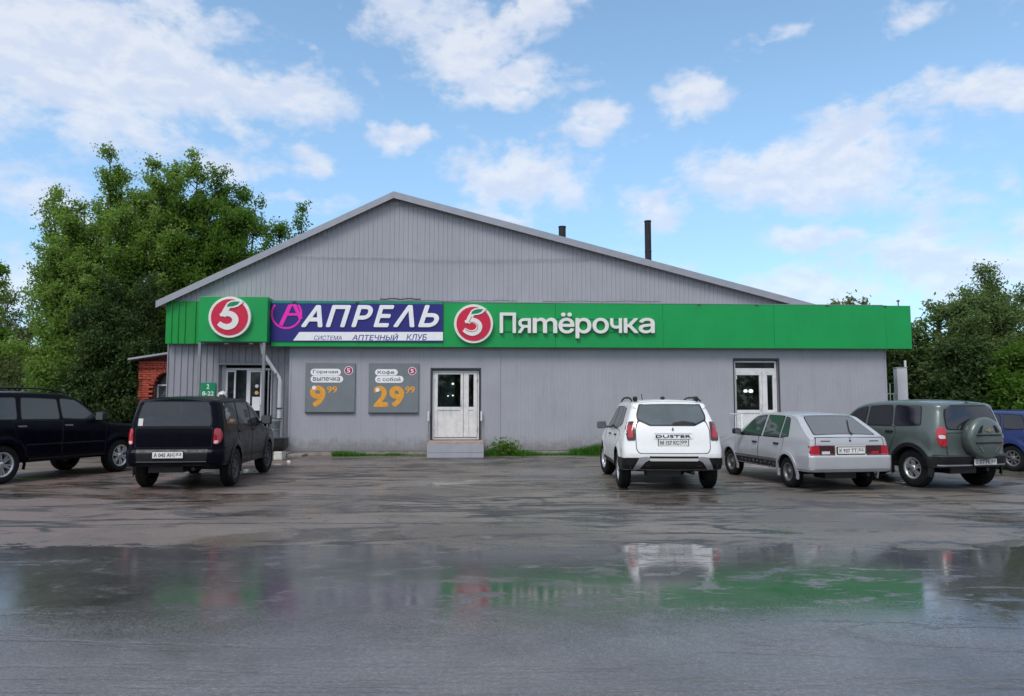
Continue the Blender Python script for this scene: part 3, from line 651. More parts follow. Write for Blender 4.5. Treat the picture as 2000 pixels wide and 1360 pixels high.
# pharmacy banner
d = .305; xo, zo = fac(528, 667, d); ban = fthing('pharmacy_banner', xo, d, zo, 'indigo pharmacy banner with slanted white letters on the fascia', 'banner')
def c8(x, y): p = fac(380+x/3.846, 560+y/3.846, d); return p[0]-xo, p[1]-zo
w_, h_ = c8(1866, 134); 
MB().box(0, w_, -.03, 0, 0, h_).build('panel', M['blue'], ban)
MB().box(.0, w_, -.022, 0, h_+.004, h_+.085).build('batten', M['teal'], ban)
for u in (752, 1222): a = c8(u, 122); MB().box(a[0]-.05, a[0]+.05, -.05, -.023, h_-.0, h_+.06).build('bracket', M['frame_dk'], ban)
s0, s1, s2, s3 = c8(742, 406), c8(1866, 406), c8(1866, 342), c8(790, 342)
fixn(MB().prism([s0, s1, s2, s3], -.036, -.0305).build('strip', M['white'], ban))
cxx, czz = c8(693, 205); rr_ = c8(813, 205)[0]-cxx
fixn(MB().ribbon([(cxx+(rr_-.04)*math.cos(R(a)), czz+(rr_-.04)*math.sin(R(a))) for a in np.linspace(142, 398, 40)], .058, -.040, -.0305, sub=1).build('ring', M['magenta'], ban))
fixn(MB().ribbon([c8(650, 292), c8(722, 140)], .12, -.044, -.0405, sub=1).ribbon([c8(722, 140), c8(760, 140)], .05, -.0442, -.0406, sub=1).ribbon([c8(752, 136), c8(802, 245)], .11, -.0444, -.0407, sub=1).ribbon([c8(690, 210), c8(790, 210)], .08, -.0446, -.0408, sub=1).build('emblem', M['magenta'], ban))
for ch, xa, xb in (('А',803,967),('П',988,1178),('Р',1180,1342),('Е',1346,1502),('Λ',1494,1654),('Ь',1680,1838)):
    a, b = c8(xa, 306), c8(xb, 141); put_glyphs('letter', ch, a[0], -.031, a[1], b[0]-a[0], b[1]-a[1], M['white'], ban, .03, .035, .28)
for tx, xa, xb, ya, yb, wt in (('СИСТЕМА',900,1108,402,369,.006),('АПТЕЧНЫЙ',1185,1532,403,354,.014),('КЛУБ',1592,1746,403,358,.014)):
    a, b = c8(xa, ya), c8(xb, yb); put_glyphs('lettering', tx, a[0], -.0365, a[1], b[0]-a[0], b[1]-a[1], M['navy'], ban, .003, wt, .2)

# price posters
def poster(u0, v0, u1, v1, label, bubbles, words, logo, nums, dot):
    d = .02; xo, zo = fac(u0, v1, d); t = fthing('price_poster', xo, d, zo, label, 'poster', 'grey price posters on the shop wall')
    def c6(x, y): p = fac(560+x/5, 680+y/5, d+.04); return p[0]-xo, p[1]-zo
    w, h = fac(u1, v0, d+.04); w -= xo; h -= zo
    MB().box(0, w, -.04, 0, 0, h).build('board', M['poster'], t, bevel=.004)
    MB().box(0, w, -.05, -.0405, -.012, .018).build('rail', M['frame_dk'], t)
    bb = MB()
    for i, (xa, ya, xb, yb) in enumerate(bubbles):
        a, b = c6(xa, yb), c6(xb, ya); r = (b[1]-a[1])/2; poly = []
        for k in range(9): an = R(90+180*k/8); poly.append((a[0]+r+r*math.cos(an), a[1]+r+r*math.sin(an)))
        for k in range(9): an = R(270+180*k/8); poly.append((b[0]-r+r*math.cos(an), a[1]+r+r*math.sin(an)))
        bb.prism(poly, -.044-.0004*i, -.0405)
    fixn(bb.build('speech_bubble', M['white'], t))
    for tx, xa, xb, ya, yb in words:
        a, b = c6(xa, yb), c6(xb, ya); put_glyphs('lettering', tx, a[0], -.0455, a[1], b[0]-a[0], b[1]-a[1], M['darkgrey'], t, .002, .012)
    a = c6(logo[0], logo[1]); r = c6(logo[0]+logo[2], logo[1])[0]-a[0]
    lg = MB().disc(a[0], a[1], r, -.044, -.0405, 24).build('badge', M['white'], t); MB().disc(a[0], a[1], r*.86, -.047, -.0442, 24).build('badge_face', M['logored'], lg)
    put_glyphs('numeral', logo[3], a[0]-r*.42, -.0472, a[1]-r*.5, r*.8, r*1.0, M['white'], lg, .002, .03)
    for tx, xa, xb, ya, yb, wt in nums:
        a, b = c6(xa, yb), c6(xb, ya); put_glyphs('numeral', tx, a[0], -.0408, a[1], b[0]-a[0], b[1]-a[1], M['orange'], t, .004, wt)
    a = c6(*dot); MB().disc(a[0], a[1], .062, -.050, -.0455, 20).build('price_dot', M['white'], t)
poster(595.5, 709.5, 694, 806, 'grey poster with a single big orange 9', [(232,203,530,268),(232,270,552,337)], [('Горячая',256,500,216,256),('выпечка',256,520,284,322)], (605,220,43,'5'), [('9',222,382,366,576,.05),('99',392,494,374,440,.03)], (268,388))
poster(719.5, 710, 818, 807, 'grey poster with a big orange 29 beside the white door', [(862,207,1085,268),(862,272,1142,340)], [('Кофе',888,1050,220,262),('с собой',885,1110,286,324)], (1226,225,40,'5'), [('2',846,992,370,576,.05),('9',1000,1148,370,576,.05),('99',1158,1252,374,442,.03)], (887,410))
# opening-hours sign
d = dE+.03; xo, zo = fac(391, 800, d); t = fthing('hours_sign', xo, d, zo, 'small green opening hours sign beside the entrance', 'sign')
w, h = fac(421.5, 748, d); w -= xo; h -= zo; zz = fz(400, 775, d)-zo
MB().box(0, w, -.02, 0, 0, h).build('board', M['greensign'], t, bevel=.003)
put_glyphs('lettering', '2', w*.40, -.021, zz+(h-zz)*.56, w*.18, (h-zz)*.34, M['white'], t, .003, .02); put_glyphs('lettering', '8-22', w*.12, -.021, zz+(h-zz)*.08, w*.78, (h-zz)*.30, M['white'], t, .003, .02)

# ------------------------------------------------------------------ entrance clutter: railing, grey bin, black litter box
rx_, _ = fac(523, 800, .75); t = fthing('entrance_railing', rx_, .75, 0, 'grey tube railing beside the entrance doors', 'railing')
MB().tube([(0, 0, 0), (0, 0, 2.55)], .022, 8).build('post', M['postgrey'], t); MB().tube([(.13, .35, 0), (.13, .35, 2.5)], .022, 8).build('post', M['postgrey'], t)
rb = MB()
for z in (.55, 1.15, 2.45): rb.tube([(0, 0, z), (.13, .35, z)], .016, 8)
rb.build('rail', M['postgrey'], t)
gx, _ = fac(536, 850, .55); t = fthing('waste_bin', gx, .55, 0, 'grey ribbed bin standing behind the white downpipe foot', 'bin')
b_ = MB(); b_.tube([(0,0,.0),(0,0,.06),(0,0,.07),(0,0,1.0),(0,0,1.02),(0,0,1.07)], [.15,.15,.145,.165,.18,.18], 18).build('body', mat('grey bin', (.16,.18,.19), .5, 0, .4, .1, 6), t)
bh = MB()
for z in (.3, .55, .8): bh.tube([(.17*math.cos(a), .17*math.sin(a), z) for a in np.linspace(0, 2*math.pi, 19)], .01, 6)
bh.build('hoop', M['postgrey'], t); MB().tube([(0,0,1.07),(0,0,1.10)], [.165,.12], 18).build('lid', M['postgrey'], t)
kx, _ = fac(537, 895, 1.7); t = fthing('planter_box', kx, 1.7, 0, 'black tapered box on a split pale concrete base beside the entrance', 'planter')
for s_ in (-1, 1):
    MB().box(*((-.27, -.012) if s_ < 0 else (.012, .25)), -.22, .22, 0, .24).build('base_block', M['stone'], t, bevel=.03)
bx = MB(); ring = lambda w, z: [(-w, -w*.8, z), (w, -w*.8, z), (w, w*.8, z), (-w, w*.8, z)]
bx.add(ring(.24, .25)+ring(.31, .36)+ring(.31, .61)+ring(.27, .62)+ring(.25, .52), [(3,2,1,0)]+[(4*l+i, 4*l+(i+1)%4, 4*l+4+(i+1)%4, 4*l+4+i) for l in range(4) for i in range(4)]+[(16,17,18,19)])
bx.build('box', M['black'], t, bevel=.012)
MB().box(-.03, .03, -.262, -.25, .53, .57).build('handle', M['frame_dk'], t)

# ------------------------------------------------------------------ white gate pillar and grille at the right end
P0 = at(1753, 760, 24.6)
t = empty('gate_pillar', (P0.x, 24.6, 0), R(-14), 'white metal box pillar with a thin post at the right end of the shop', 'pillar')
zt_ = at(1753, 719, 24.6).z
MB().box(0, .32, 0, .45, 0, zt_).build('pillar_body', M['whitemetal'], t, bevel=.015); MB().box(-.012, .332, -.012, .462, zt_+.001, zt_+.03).build('cap', M['tin'], t)
MB().box(.27, .33, .10, .16, zt_+.03, zt_+.26).build('post', M['whitemetal'], t)
G0 = at(1731, 760, 24.9); t = empty('grille_gate', (G0.x, 24.9, 0), R(0), 'white welded grille between the shop corner and the white pillar', 'gate')
zg = at(1731, 749, 24.9).z; gw = .38
fr_ = MB().tube([(0,0,0),(0,0,zg),(gw,0,zg),(gw,0,0)], .022, 8).build('frame', M['whitemetal'], t)
for i in (1, 2): MB().tube([(gw*i/3, 0, 0), (gw*i/3, 0, zg if i == 1 else zg-.36)], .018, 6).build('bar', M['whitemetal'], t)
MB().tube([(0,0,zg-.36),(gw,0,zg-.36)], .016, 6).build('rail', M['whitemetal'], t)

# ------------------------------------------------------------------ brick outbuilding at the left
YB = 24.4; bl = at(272, 760, YB).x; br = bl+2.6; bt = at(290, 700, YB).z
an = empty('brick_outbuilding', (bl, YB, 0), 0, 'red brick outbuilding with an arched window and tin lean-to roof', 'building')
wdt = br-bl; ax0, ax1, az0, az1 = at(303, 760, YB).x-bl, at(303, 760, YB).x-bl+.84, .9, at(315, 752, YB).z
core = MB()
acx, ar = (ax0+ax1)/2, (ax1-ax0)/2
core.box(.02, ax0, .02, 3.5, 0, bt-.05).box(ax1, wdt-.02, .02, 3.5, 0, bt-.05).box(ax0, ax1, .02, 3.5, 0, az0); core.box(ax0, ax1, .25, 3.5, az0, bt-.05)
arch = [(ax0, az1)] + [(acx-ar*math.cos(R(a)), az1+ar*math.sin(R(a))) for a in range(15, 180, 15)] + [(ax1, az1)]
for p, q in zip(arch[:-1], arch[1:]): core.prism([p, q, (q[0], bt-.05), (p[0], bt-.05)], .02, .249)
fixn(core.build('wall', M['mortar'], an))
BW, BH, J = .25, .075, .012
fullb = MB().box(0, BW-J, 0, .11, 0, BH-J).mesh('brick', M['brick']); fullb2 = MB().box(0, BW-J, 0, .11, 0, BH-J).mesh('brick', M['brick2']); halfb = MB().box(0, BW/2-J, 0, .11, 0, BH-J).mesh('brick', M['brick2'])
nrow = int((bt-.08)/BH); cnt = 0; rest = MB()
for rI in range(nrow):
    z = rI*BH; off = 0 if rI % 2 == 0 else -BW/2; k = 0; x = off
    while x < wdt-.05:
        xa, xb = max(0, x), min(wdt, x+BW)
        if not (xb > ax0+.02 and xa < ax1-.02 and az0 < z+BH and (z < az1 or (((xa+xb)/2-acx)**2+(z+BH/2-az1)**2)**.5 < ar+.02)):
            proud = (.035 if (xa < .55 and (rI//4) % 2 == 0) else 0) + random.uniform(0, .008) + (.05 if rI >= nrow-3 else 0)
            near = xa < 1.0 and z > 1.2
            if near and cnt < 290:
                me = (fullb if random.random() < .6 else fullb2) if xb-xa > .2 else halfb
                link_mesh('brick', me, an, (xa, -.055-proud+random.uniform(0, .004), z)); cnt += 1
            else: rest.box(xa, xb-J, -.055-proud, .018, z, z+BH-J)
        x += BW
tag(rest.build('brickwork', M['brick'], an), kind='stuff')
# arch ring, window
rg = MB()
for a in range(0, 180, 12):
    a0, a1 = R(a+1), R(a+11); pts_ = [(acx-r_*math.cos(t_), az1+r_*math.sin(t_)) for r_, t_ in ((ar, a0), (ar+.13, a0), (ar+.13, a1), (ar, a1))]
    rg.prism(pts_, -.085, .02)
fixn(rg.build('arch', M['brick2'], an))
wf = MB().prism([(ax0, az0)]+arch+[(ax1, az0)], .17, .19); wfo = fixn(wf.build('window', M['glass_gr'], an))
MB().box(acx-.03, acx+.03, .13, .169, az0, az1+ar*.95).box(ax0, ax0+.05, .13, .169, az0, az1).box(ax1-.05, ax1, .13, .169, az0, az1).box(ax0, ax1, .131, .168, az1-.03, az1+.02).build('frame', M['whitemetal'], wfo)
zr0, zr1 = at(251, 700, YB-.35), at(330, 688, YB-.35)
slope = (zr1.z-zr0.z)/(zr1.x-zr0.x); xr0 = zr0.x-bl
fixn(MB().prism([(xr0, zr0.z-.06), (xr0+3.2, zr0.z-.06+slope*3.2), (xr0+3.2, zr0.z+slope*3.2), (xr0, zr0.z)], -.4, 3.7).build('roof', M['tin'], an))
fixn(MB().prism([(0, bt-.05), (wdt, bt-.05), (wdt, zr0.z-.065+slope*(wdt-xr0)), (0, zr0.z-.065-slope*xr0)], .03, 3.5).build('gable', M['mortar'], an))

# ------------------------------------------------------------------ trees, shrubs, grass
def leaf_mesh(name, cent, size, m, flat=.35):
    n = len(cent); nr = rng.normal(size=(n, 3)); nr[:, 2] += flat; nr /= np.linalg.norm(nr, axis=1, keepdims=True)
    a = np.cross(nr, rng.normal(size=(n, 3))); a /= np.linalg.norm(a, axis=1, keepdims=True); b = np.cross(nr, a)
    s = size*rng.uniform(.6, 1.35, (n, 1)); l = a*s; w = b*s*.48
    v = np.stack([cent-l, cent+w+nr*s*.15, cent+l, cent-w+nr*s*.15], 1).reshape(-1, 3)
    me = bpy.data.meshes.new(name); me.vertices.add(4*n); me.vertices.foreach_set('co', v.astype('f').ravel())
    me.loops.add(4*n); me.loops.foreach_set('vertex_index', np.arange(4*n, dtype='i')); me.polygons.add(n); me.polygons.foreach_set('loop_start', np.arange(0, 4*n, 4, dtype='i'))
    me.materials.append(m); me.update(calc_edges=True); return me
def tree(name, label, base, leaders, nleaf, size, m, cat='tree', group=None, trunk_r=.16, low=.12, spread=1., dens_low=1., droop=.0, width=1.):
    """Several leading branches, each with rising side branches and twigs that carry small leaf sprays; the outline stays feathery."""
    base = Vector(base); t = empty(name, base, 0, label, cat, group); wood = MB(); C_ = []; wts = []
    fork = Vector((0, 0, .25)); U = random.uniform
    for (tx, ty, tz, sp) in leaders:
        tip = Vector((tx, ty, tz)); n = 7; pts_ = []
        for i in range(n+1):
            f = i/n; p = fork.lerp(tip, f); bow = math.sin(f*math.pi)
            p.x += tx*.18*bow + U(-.06, .06)*tz*.2*bow; p.y += U(-.05, .05)*tz*.2*bow; p.z = fork.z + (tz-fork.z)*f**.92; pts_.append(p)
        wood.tube(pts_, [trunk_r*(1-.93*i/n) for i in range(n+1)], 7)
        for k in range(int(11+tz*2.6)):
            f = low + (.98-low)*U(0, 1)**.85; i = min(int(f*n), n-1); o = pts_[i].lerp(pts_[i+1], f*n-i)
            an = U(0, 2*math.pi); L = sp*(1.1-f)**.5*U(.55, 1.25); ele = U(.25, 1.25)+1.1*max(0, f-.45)
            dv = Vector((math.cos(an), math.sin(an), ele - droop)).normalized(); e_ = o + dv*L
            wood.tube([o, o.lerp(e_, .5) + Vector((0, 0, -.05*L)), e_], [trunk_r*.26*(1.05-f)+.012, .013, .005], 4)
            for q in range(max(3, int(2+L*3.2))):
                g = U(.2, 1); c = o.lerp(e_, g); l3 = U(.2, .62)*(.6+.3*L)*(1.15-.45*g)
                d3 = (dv*U(.2, 1) + Vector((U(-1, 1), U(-1, 1), U(-.25, .9)))).normalized(); e3 = c + d3*l3
                if q % 2 == 0: wood.tube([c, e3], [.008, .003], 3)
                for h_ in (.35, .7, 1.):
                    C_.append((c.lerp(e3, h_), U(.09, .20)*(1.2-.35*f))); wts.append((dens_low if f < .5 else 1)*(1.3-.85*f))
    w = np.array(wts)*rng.uniform(.25, 1.6, len(wts)); w /= w.sum(); idx = rng.choice(len(C_), nleaf, p=w); cc = np.array([tuple(c) for c, _ in C_]); rr = np.array([r for _, r in C_])
    cent = cc[idx] + rng.normal(size=(nleaf, 3))*rr[idx, None]
    cent = cent[cent[:, 2] > .03]
    wood.build('trunk', M['bark'], t)
    link_mesh('crown', leaf_mesh('crown', cent, size, m), t)
    return t
def tips(base, lst): return [(at(u, v, base[1]+dy).x-base[0], dy, at(u, v, base[1]+dy).z, sp) for u, v, dy, sp in lst]
def gp(u, Y): return (at(u, 800, Y).x, Y, 0)
b = gp(235, 28); tree('leafy_tree', 'tallest tree, spiky top left of the gable', b, tips(b, [(215,292,0,1.5),(165,395,.5,1.6),(262,372,-.6,1.5),(238,330,.5,1.2),(100,375,-.2,1.3),(120,465,-.4,1.6),(200,520,-1.2,1.9)]), 90000, .062, M['leaf'], trunk_r=.15)
b = gp(330, 28.5); tree('leafy_tree', 'upright tree between the tallest tree and the roof slope', b, tips(b, [(298,312,0,1.2),(345,330,.4,1.1),(388,314,0,1.1),(320,352,-.6,1.4),(320,430,-1.2,2.0),(270,470,-1.2,1.8)]), 88000, .062, M['leaf'], trunk_r=.15)
b = gp(430, 29); tree('leafy_tree', 'broad tree rising just above the left roof slope', b, tips(b, [(432,342,0,1.5),(470,372,.3,1.6),(398,400,-.5,1.9),(500,392,.4,1.3),(450,420,-.8,1.7)]), 72000, .062, M['leaf3'], trunk_r=.14)
b = gp(200, 27.2); tree('leafy_tree', 'rounded light green tree filling the left of the thicket', b, tips(b, [(140,430,0,1.7),(185,440,.3,1.6),(235,425,-.3,1.7),(290,400,.3,1.7),(95,520,.2,1.6)]), 70000, .062, M['leaf'], trunk_r=.11)
b = gp(400, 27.8); tree('leafy_tree', 'rounded light green tree hugging the roof slope', b, tips(b, [(350,395,0,1.7),(405,400,.3,1.6),(445,405,-.3,1.6),(485,425,.2,1.4),(370,470,-.4,1.6)]), 70000, .062, M['leaf3'], trunk_r=.11)
b = gp(560, 32); tree('leafy_tree', 'thin sparse tree peeping over the roof edge', b, tips(b, [(590,405,0,1.1),(545,428,.3,1.2),(520,445,0,1.2)]), 13000, .07, M['leaf3'], trunk_r=.10)
b = gp(140, 26.2); tree('leafy_shrub', 'large rounded shrub at the left edge of the thicket', b, tips(b, [(112,470,0,1.5),(92,560,0,1.4),(150,520,-.3,1.6),(185,600,-.5,1.7),(130,640,-.8,1.5),(110,720,-.8,1.2)]), 76000, .06, M['leaf'], 'shrub', trunk_r=.07, low=.06)
b = gp(225, 25.2); tree('leafy_shrub', 'dark dense shrub behind the black cars beside the brick wall', b, tips(b, [(215,560,0,1.5),(255,600,.2,1.5),(175,640,-.2,1.5),(240,700,-.2,1.3),(140,740,-.4,1.2),(290,560,.6,1.3)]), 60000, .06, M['leaf_shade'], 'shrub', trunk_r=.07, low=.03, dens_low=1.3)
# far left: thin trees and a low hedge bank
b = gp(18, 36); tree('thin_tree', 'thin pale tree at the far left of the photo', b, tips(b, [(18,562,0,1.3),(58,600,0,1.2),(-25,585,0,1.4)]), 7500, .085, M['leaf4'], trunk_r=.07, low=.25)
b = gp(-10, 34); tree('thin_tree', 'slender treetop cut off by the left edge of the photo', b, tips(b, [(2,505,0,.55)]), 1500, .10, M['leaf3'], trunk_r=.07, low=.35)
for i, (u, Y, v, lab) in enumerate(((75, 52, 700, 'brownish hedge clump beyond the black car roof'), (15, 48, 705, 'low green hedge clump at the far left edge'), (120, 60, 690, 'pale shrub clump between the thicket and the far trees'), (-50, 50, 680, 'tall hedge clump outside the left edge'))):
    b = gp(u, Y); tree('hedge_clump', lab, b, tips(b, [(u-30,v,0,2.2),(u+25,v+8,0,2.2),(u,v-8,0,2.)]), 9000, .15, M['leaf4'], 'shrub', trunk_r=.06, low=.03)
# right
b = gp(1900, 27); tree('apple_tree', 'spreading blossom tree with the highest tip right of the shop', b, tips(b, [(1932,540,0,1.2),(1916,562,.2,1.3),(1952,566,-.2,1.3),(1880,590,-.3,1.5),(1985,585,0,1.5),(1850,610,-.4,1.4),(1960,620,-.8,1.7),(1905,650,-1.,1.7)]), 84000, .06, M['leaf2'], trunk_r=.12, low=.15, dens_low=1.2)
b = gp(1800, 27.5); tree('apple_tree', 'lower tree with pale leaves behind the fascia end', b, tips(b, [(1835,600,0,1.1),(1795,640,0,1.1),(1770,655,.3,1.0),(1815,680,-.4,1.3),(1750,680,.4,1.0)]), 18000, .085, M['leaf2'], trunk_r=.10, low=.1)
b = gp(1760, 27.2); tree('leafy_shrub', 'dark shrub behind the white gate pillar', b, tips(b, [(1750,690,0,1.1),(1790,690,0,1.2),(1725,700,.3,1.0),(1830,700,0,1.2)]), 20000, .08, M['leaf_shade'], 'shrub', trunk_r=.05, low=.02)
b = gp(1880, 25.6); tree('leafy_shrub', 'dense dark shrub above the green car roof', b, tips(b, [(1850,700,0,1.2),(1900,690,0,1.3),(1880,740,-.3,1.1),(1820,730,0,1.1),(1940,720,0,1.1)]), 26000, .08, M['leaf_shade'], 'shrub', trunk_r=.05, low=.02)
b = gp(1995, 24.4); tree('leafy_shrub', 'bright green shrub above the blue car', b, tips(b, [(1990,690,0,1.1),(2030,680,0,1.2),(1960,745,-.2,.9),(1985,760,-.4,.8)]), 18000, .08, M['leaf3'], 'shrub', trunk_r=.05, low=.02)
b = gp(2080, 29); tree('leafy_tree', 'tree cut off by the right edge of the photo', b, tips(b, [(2040,600,0,1.8),(2090,540,0,1.9),(2140,600,0,1.8),(2020,650,-.6,1.6)]), 24000, .10, M['leaf2'], trunk_r=.14, low=.15)
for u, v, lab in ((1660, 588, 'low treetop peeping over the right end of the fascia'),):
    b = gp(u, 45); tree('thin_tree', lab, b, tips(b, [(u,v,0,1.3),(u+25,v+4,0,1.2),(u-30,v+6,0,1.2)]), 7000, .12, M['leaf4'], trunk_r=.12, low=.3)
# grass and weeds along the wall foot
def blades(spots):
    vs, fs = [], []
    for x, dd, h in spots:
        p = fworld(x, dd, 0); a = random.uniform(0, 6.28); w = random.uniform(.004, .010); le = Vector((random.uniform(-.35, .35), random.uniform(-.35, .35), 1))*h
        q = Vector((math.cos(a)*w, math.sin(a)*w, 0)); i = len(vs); m_ = p + le*.55 + Vector((0,0,.02)); vs += [p-q, p+q, m_+q*.7, m_-q*.7, p+le+Vector((le.x, le.y, 0))*.4]
        fs += [(i, i+1, i+2, i+3), (i+3, i+2, i+4)]
    return vs, fs
spots = []
def strip(u0, u1, d0, d1, n, h0, h1):
    a, b_ = fx(u0, 880), fx(u1, 880)
    for _ in range(n):
        f = random.random(); x = a+(b_-a)*f; clump = .5+.5*math.sin(x*3.1+1.3*math.sin(x*1.7)); 
        if random.random() < .25+.75*clump: spots.append((x, random.uniform(d0, d1), random.uniform(h0, h1)*(.5+.6*clump)))
strip(655, 742, .05, .55, 2600, .04, .16); strip(742, 834, .05, .3, 900, .02, .08); strip(948, 1180, .05, .55, 6000, .05, .18); strip(1110, 1180, .05, .5, 2200, .16, .42); strip(955, 1005, .08, .5, 1800, .12, .34)
strip(1180, 1450, .05, .6, 7000, .08, .30); strip(1380, 1440, .1, .6, 1500, .2, .5); strip(1530, 1740, .05, .5, 3000, .05, .25)
vs, fs = blades(spots)
tag(MB().add(vs, fs).build('grass', M['grass']), kind='stuff')
bx_ = fworld(fx(985, 880), .35, 0); wt_ = empty('weed_clump', bx_, 0, 'low leafy weed clump at the wall foot right of the landing', 'plant')
nn = 700; cc = rng.normal(size=(nn, 3))*np.array([.20, .12, .12])+np.array([0, 0, .2]); cc = cc[cc[:, 2] > .02]
link_mesh('leaves', leaf_mesh('leaves', cc, .045, M['leaf3']), wt_)
b = gp(1120, 22.1)
# crumbs: pale scraps and pebbles lying on the lot
for (u, v, s_, lab_) in ((761, 884, .05, 'pale stone below the gap between the two posters'), (780, 888, .045, 'pale stone below the poster beside the white door'), (564, 903, .05, 'pale stone beside the black planter box')):
    Yg = None; r_ = ray(u, v); tt = -CAM_H/r_.z; p = Vector((0, 0, CAM_H))+r_*tt
    o = MB().add([(-s_,-s_,0),(s_,-s_*.8,0),(s_*1.1,s_,0),(-s_*.7,s_,0),(-s_*.5,-s_*.5,s_*.9),(s_*.5,-s_*.3,s_*.7),(s_*.4,s_*.6,s_*.8),(-s_*.4,s_*.5,s_)], [(0,3,2,1),(4,5,6,7),(0,1,5,4),(1,2,6,5),(2,3,7,6),(3,0,4,7)]).build('stone', M['stone'], None, loc=(p.x, p.y, 0.002))
    tag(o, lab_, 'stone', 'pale stones at the wall foot')

# woods added behind the viewer, never in view, to darken the reflections
c_ = []
for k in range(60):
    x = -75+150*k/59+random.uniform(-2, 2); y = -34+random.uniform(-4, 4); h = random.uniform(7, 12)
    q = rng.normal(size=(420, 3)); q /= np.linalg.norm(q, axis=1, keepdims=True); q *= rng.uniform(.5, 1, (420, 1)); c_.append(q*np.array([2.8, 2.4, h*.52])+np.array([x, y, h*.5]))
cc = np.concatenate(c_); cc = cc[cc[:, 2] > .05]
tag(link_mesh('added_woods', leaf_mesh('added_woods', cc, .42, M['leaf2'])), kind='stuff')

# woods along the horizon beyond the shop
c_ = []
for k in range(150):
    a = R(-75+150*k/149); d_ = random.uniform(105, 125); h = random.uniform(4, 8.5)
    q = rng.normal(size=(240, 3)); q /= np.linalg.norm(q, axis=1, keepdims=True); q *= rng.uniform(.4, 1, (240, 1)); c_.append(q*np.array([3.4, 3.0, h*.55])+np.array([d_*math.sin(a), d_*math.cos(a), h*.45]))
cc = np.concatenate(c_); cc = cc[cc[:, 2] > .05]
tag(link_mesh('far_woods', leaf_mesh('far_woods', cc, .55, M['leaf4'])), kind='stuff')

# ------------------------------------------------------------------ vehicles
def pchip(pts):
    xs = np.array([p[0] for p in pts], float); ys = np.array([p[1] for p in pts], float)
    h = np.diff(xs); dl = np.diff(ys)/h; m = np.zeros_like(xs); m[0], m[-1] = dl[0], dl[-1]
    for i in range(1, len(xs)-1):
        m[i] = 0 if dl[i-1]*dl[i] <= 0 else 3*(h[i-1]+h[i])/((2*h[i]+h[i-1])/dl[i-1]+(h[i]+2*h[i-1])/dl[i])
    xl, yl, ml, hl = xs.tolist(), ys.tolist(), m.tolist(), h.tolist()
    import bisect
    def f(q):
        if q <= xl[0]: return yl[0]
        if q >= xl[-1]: return yl[-1]
        i = bisect.bisect_right(xl, q)-1; t = (q-xl[i])/hl[i]
        return (2*t**3-3*t*t+1)*yl[i]+(t**3-2*t*t+t)*hl[i]*ml[i]+(-2*t**3+3*t*t)*yl[i+1]+(t**3-t*t)*hl[i]*ml[i+1]
    return f
def lin(pts):
    xs = [p[0] for p in pts]; ys = [p[1] for p in pts]
    return lambda q: float(np.interp(q, xs, ys))
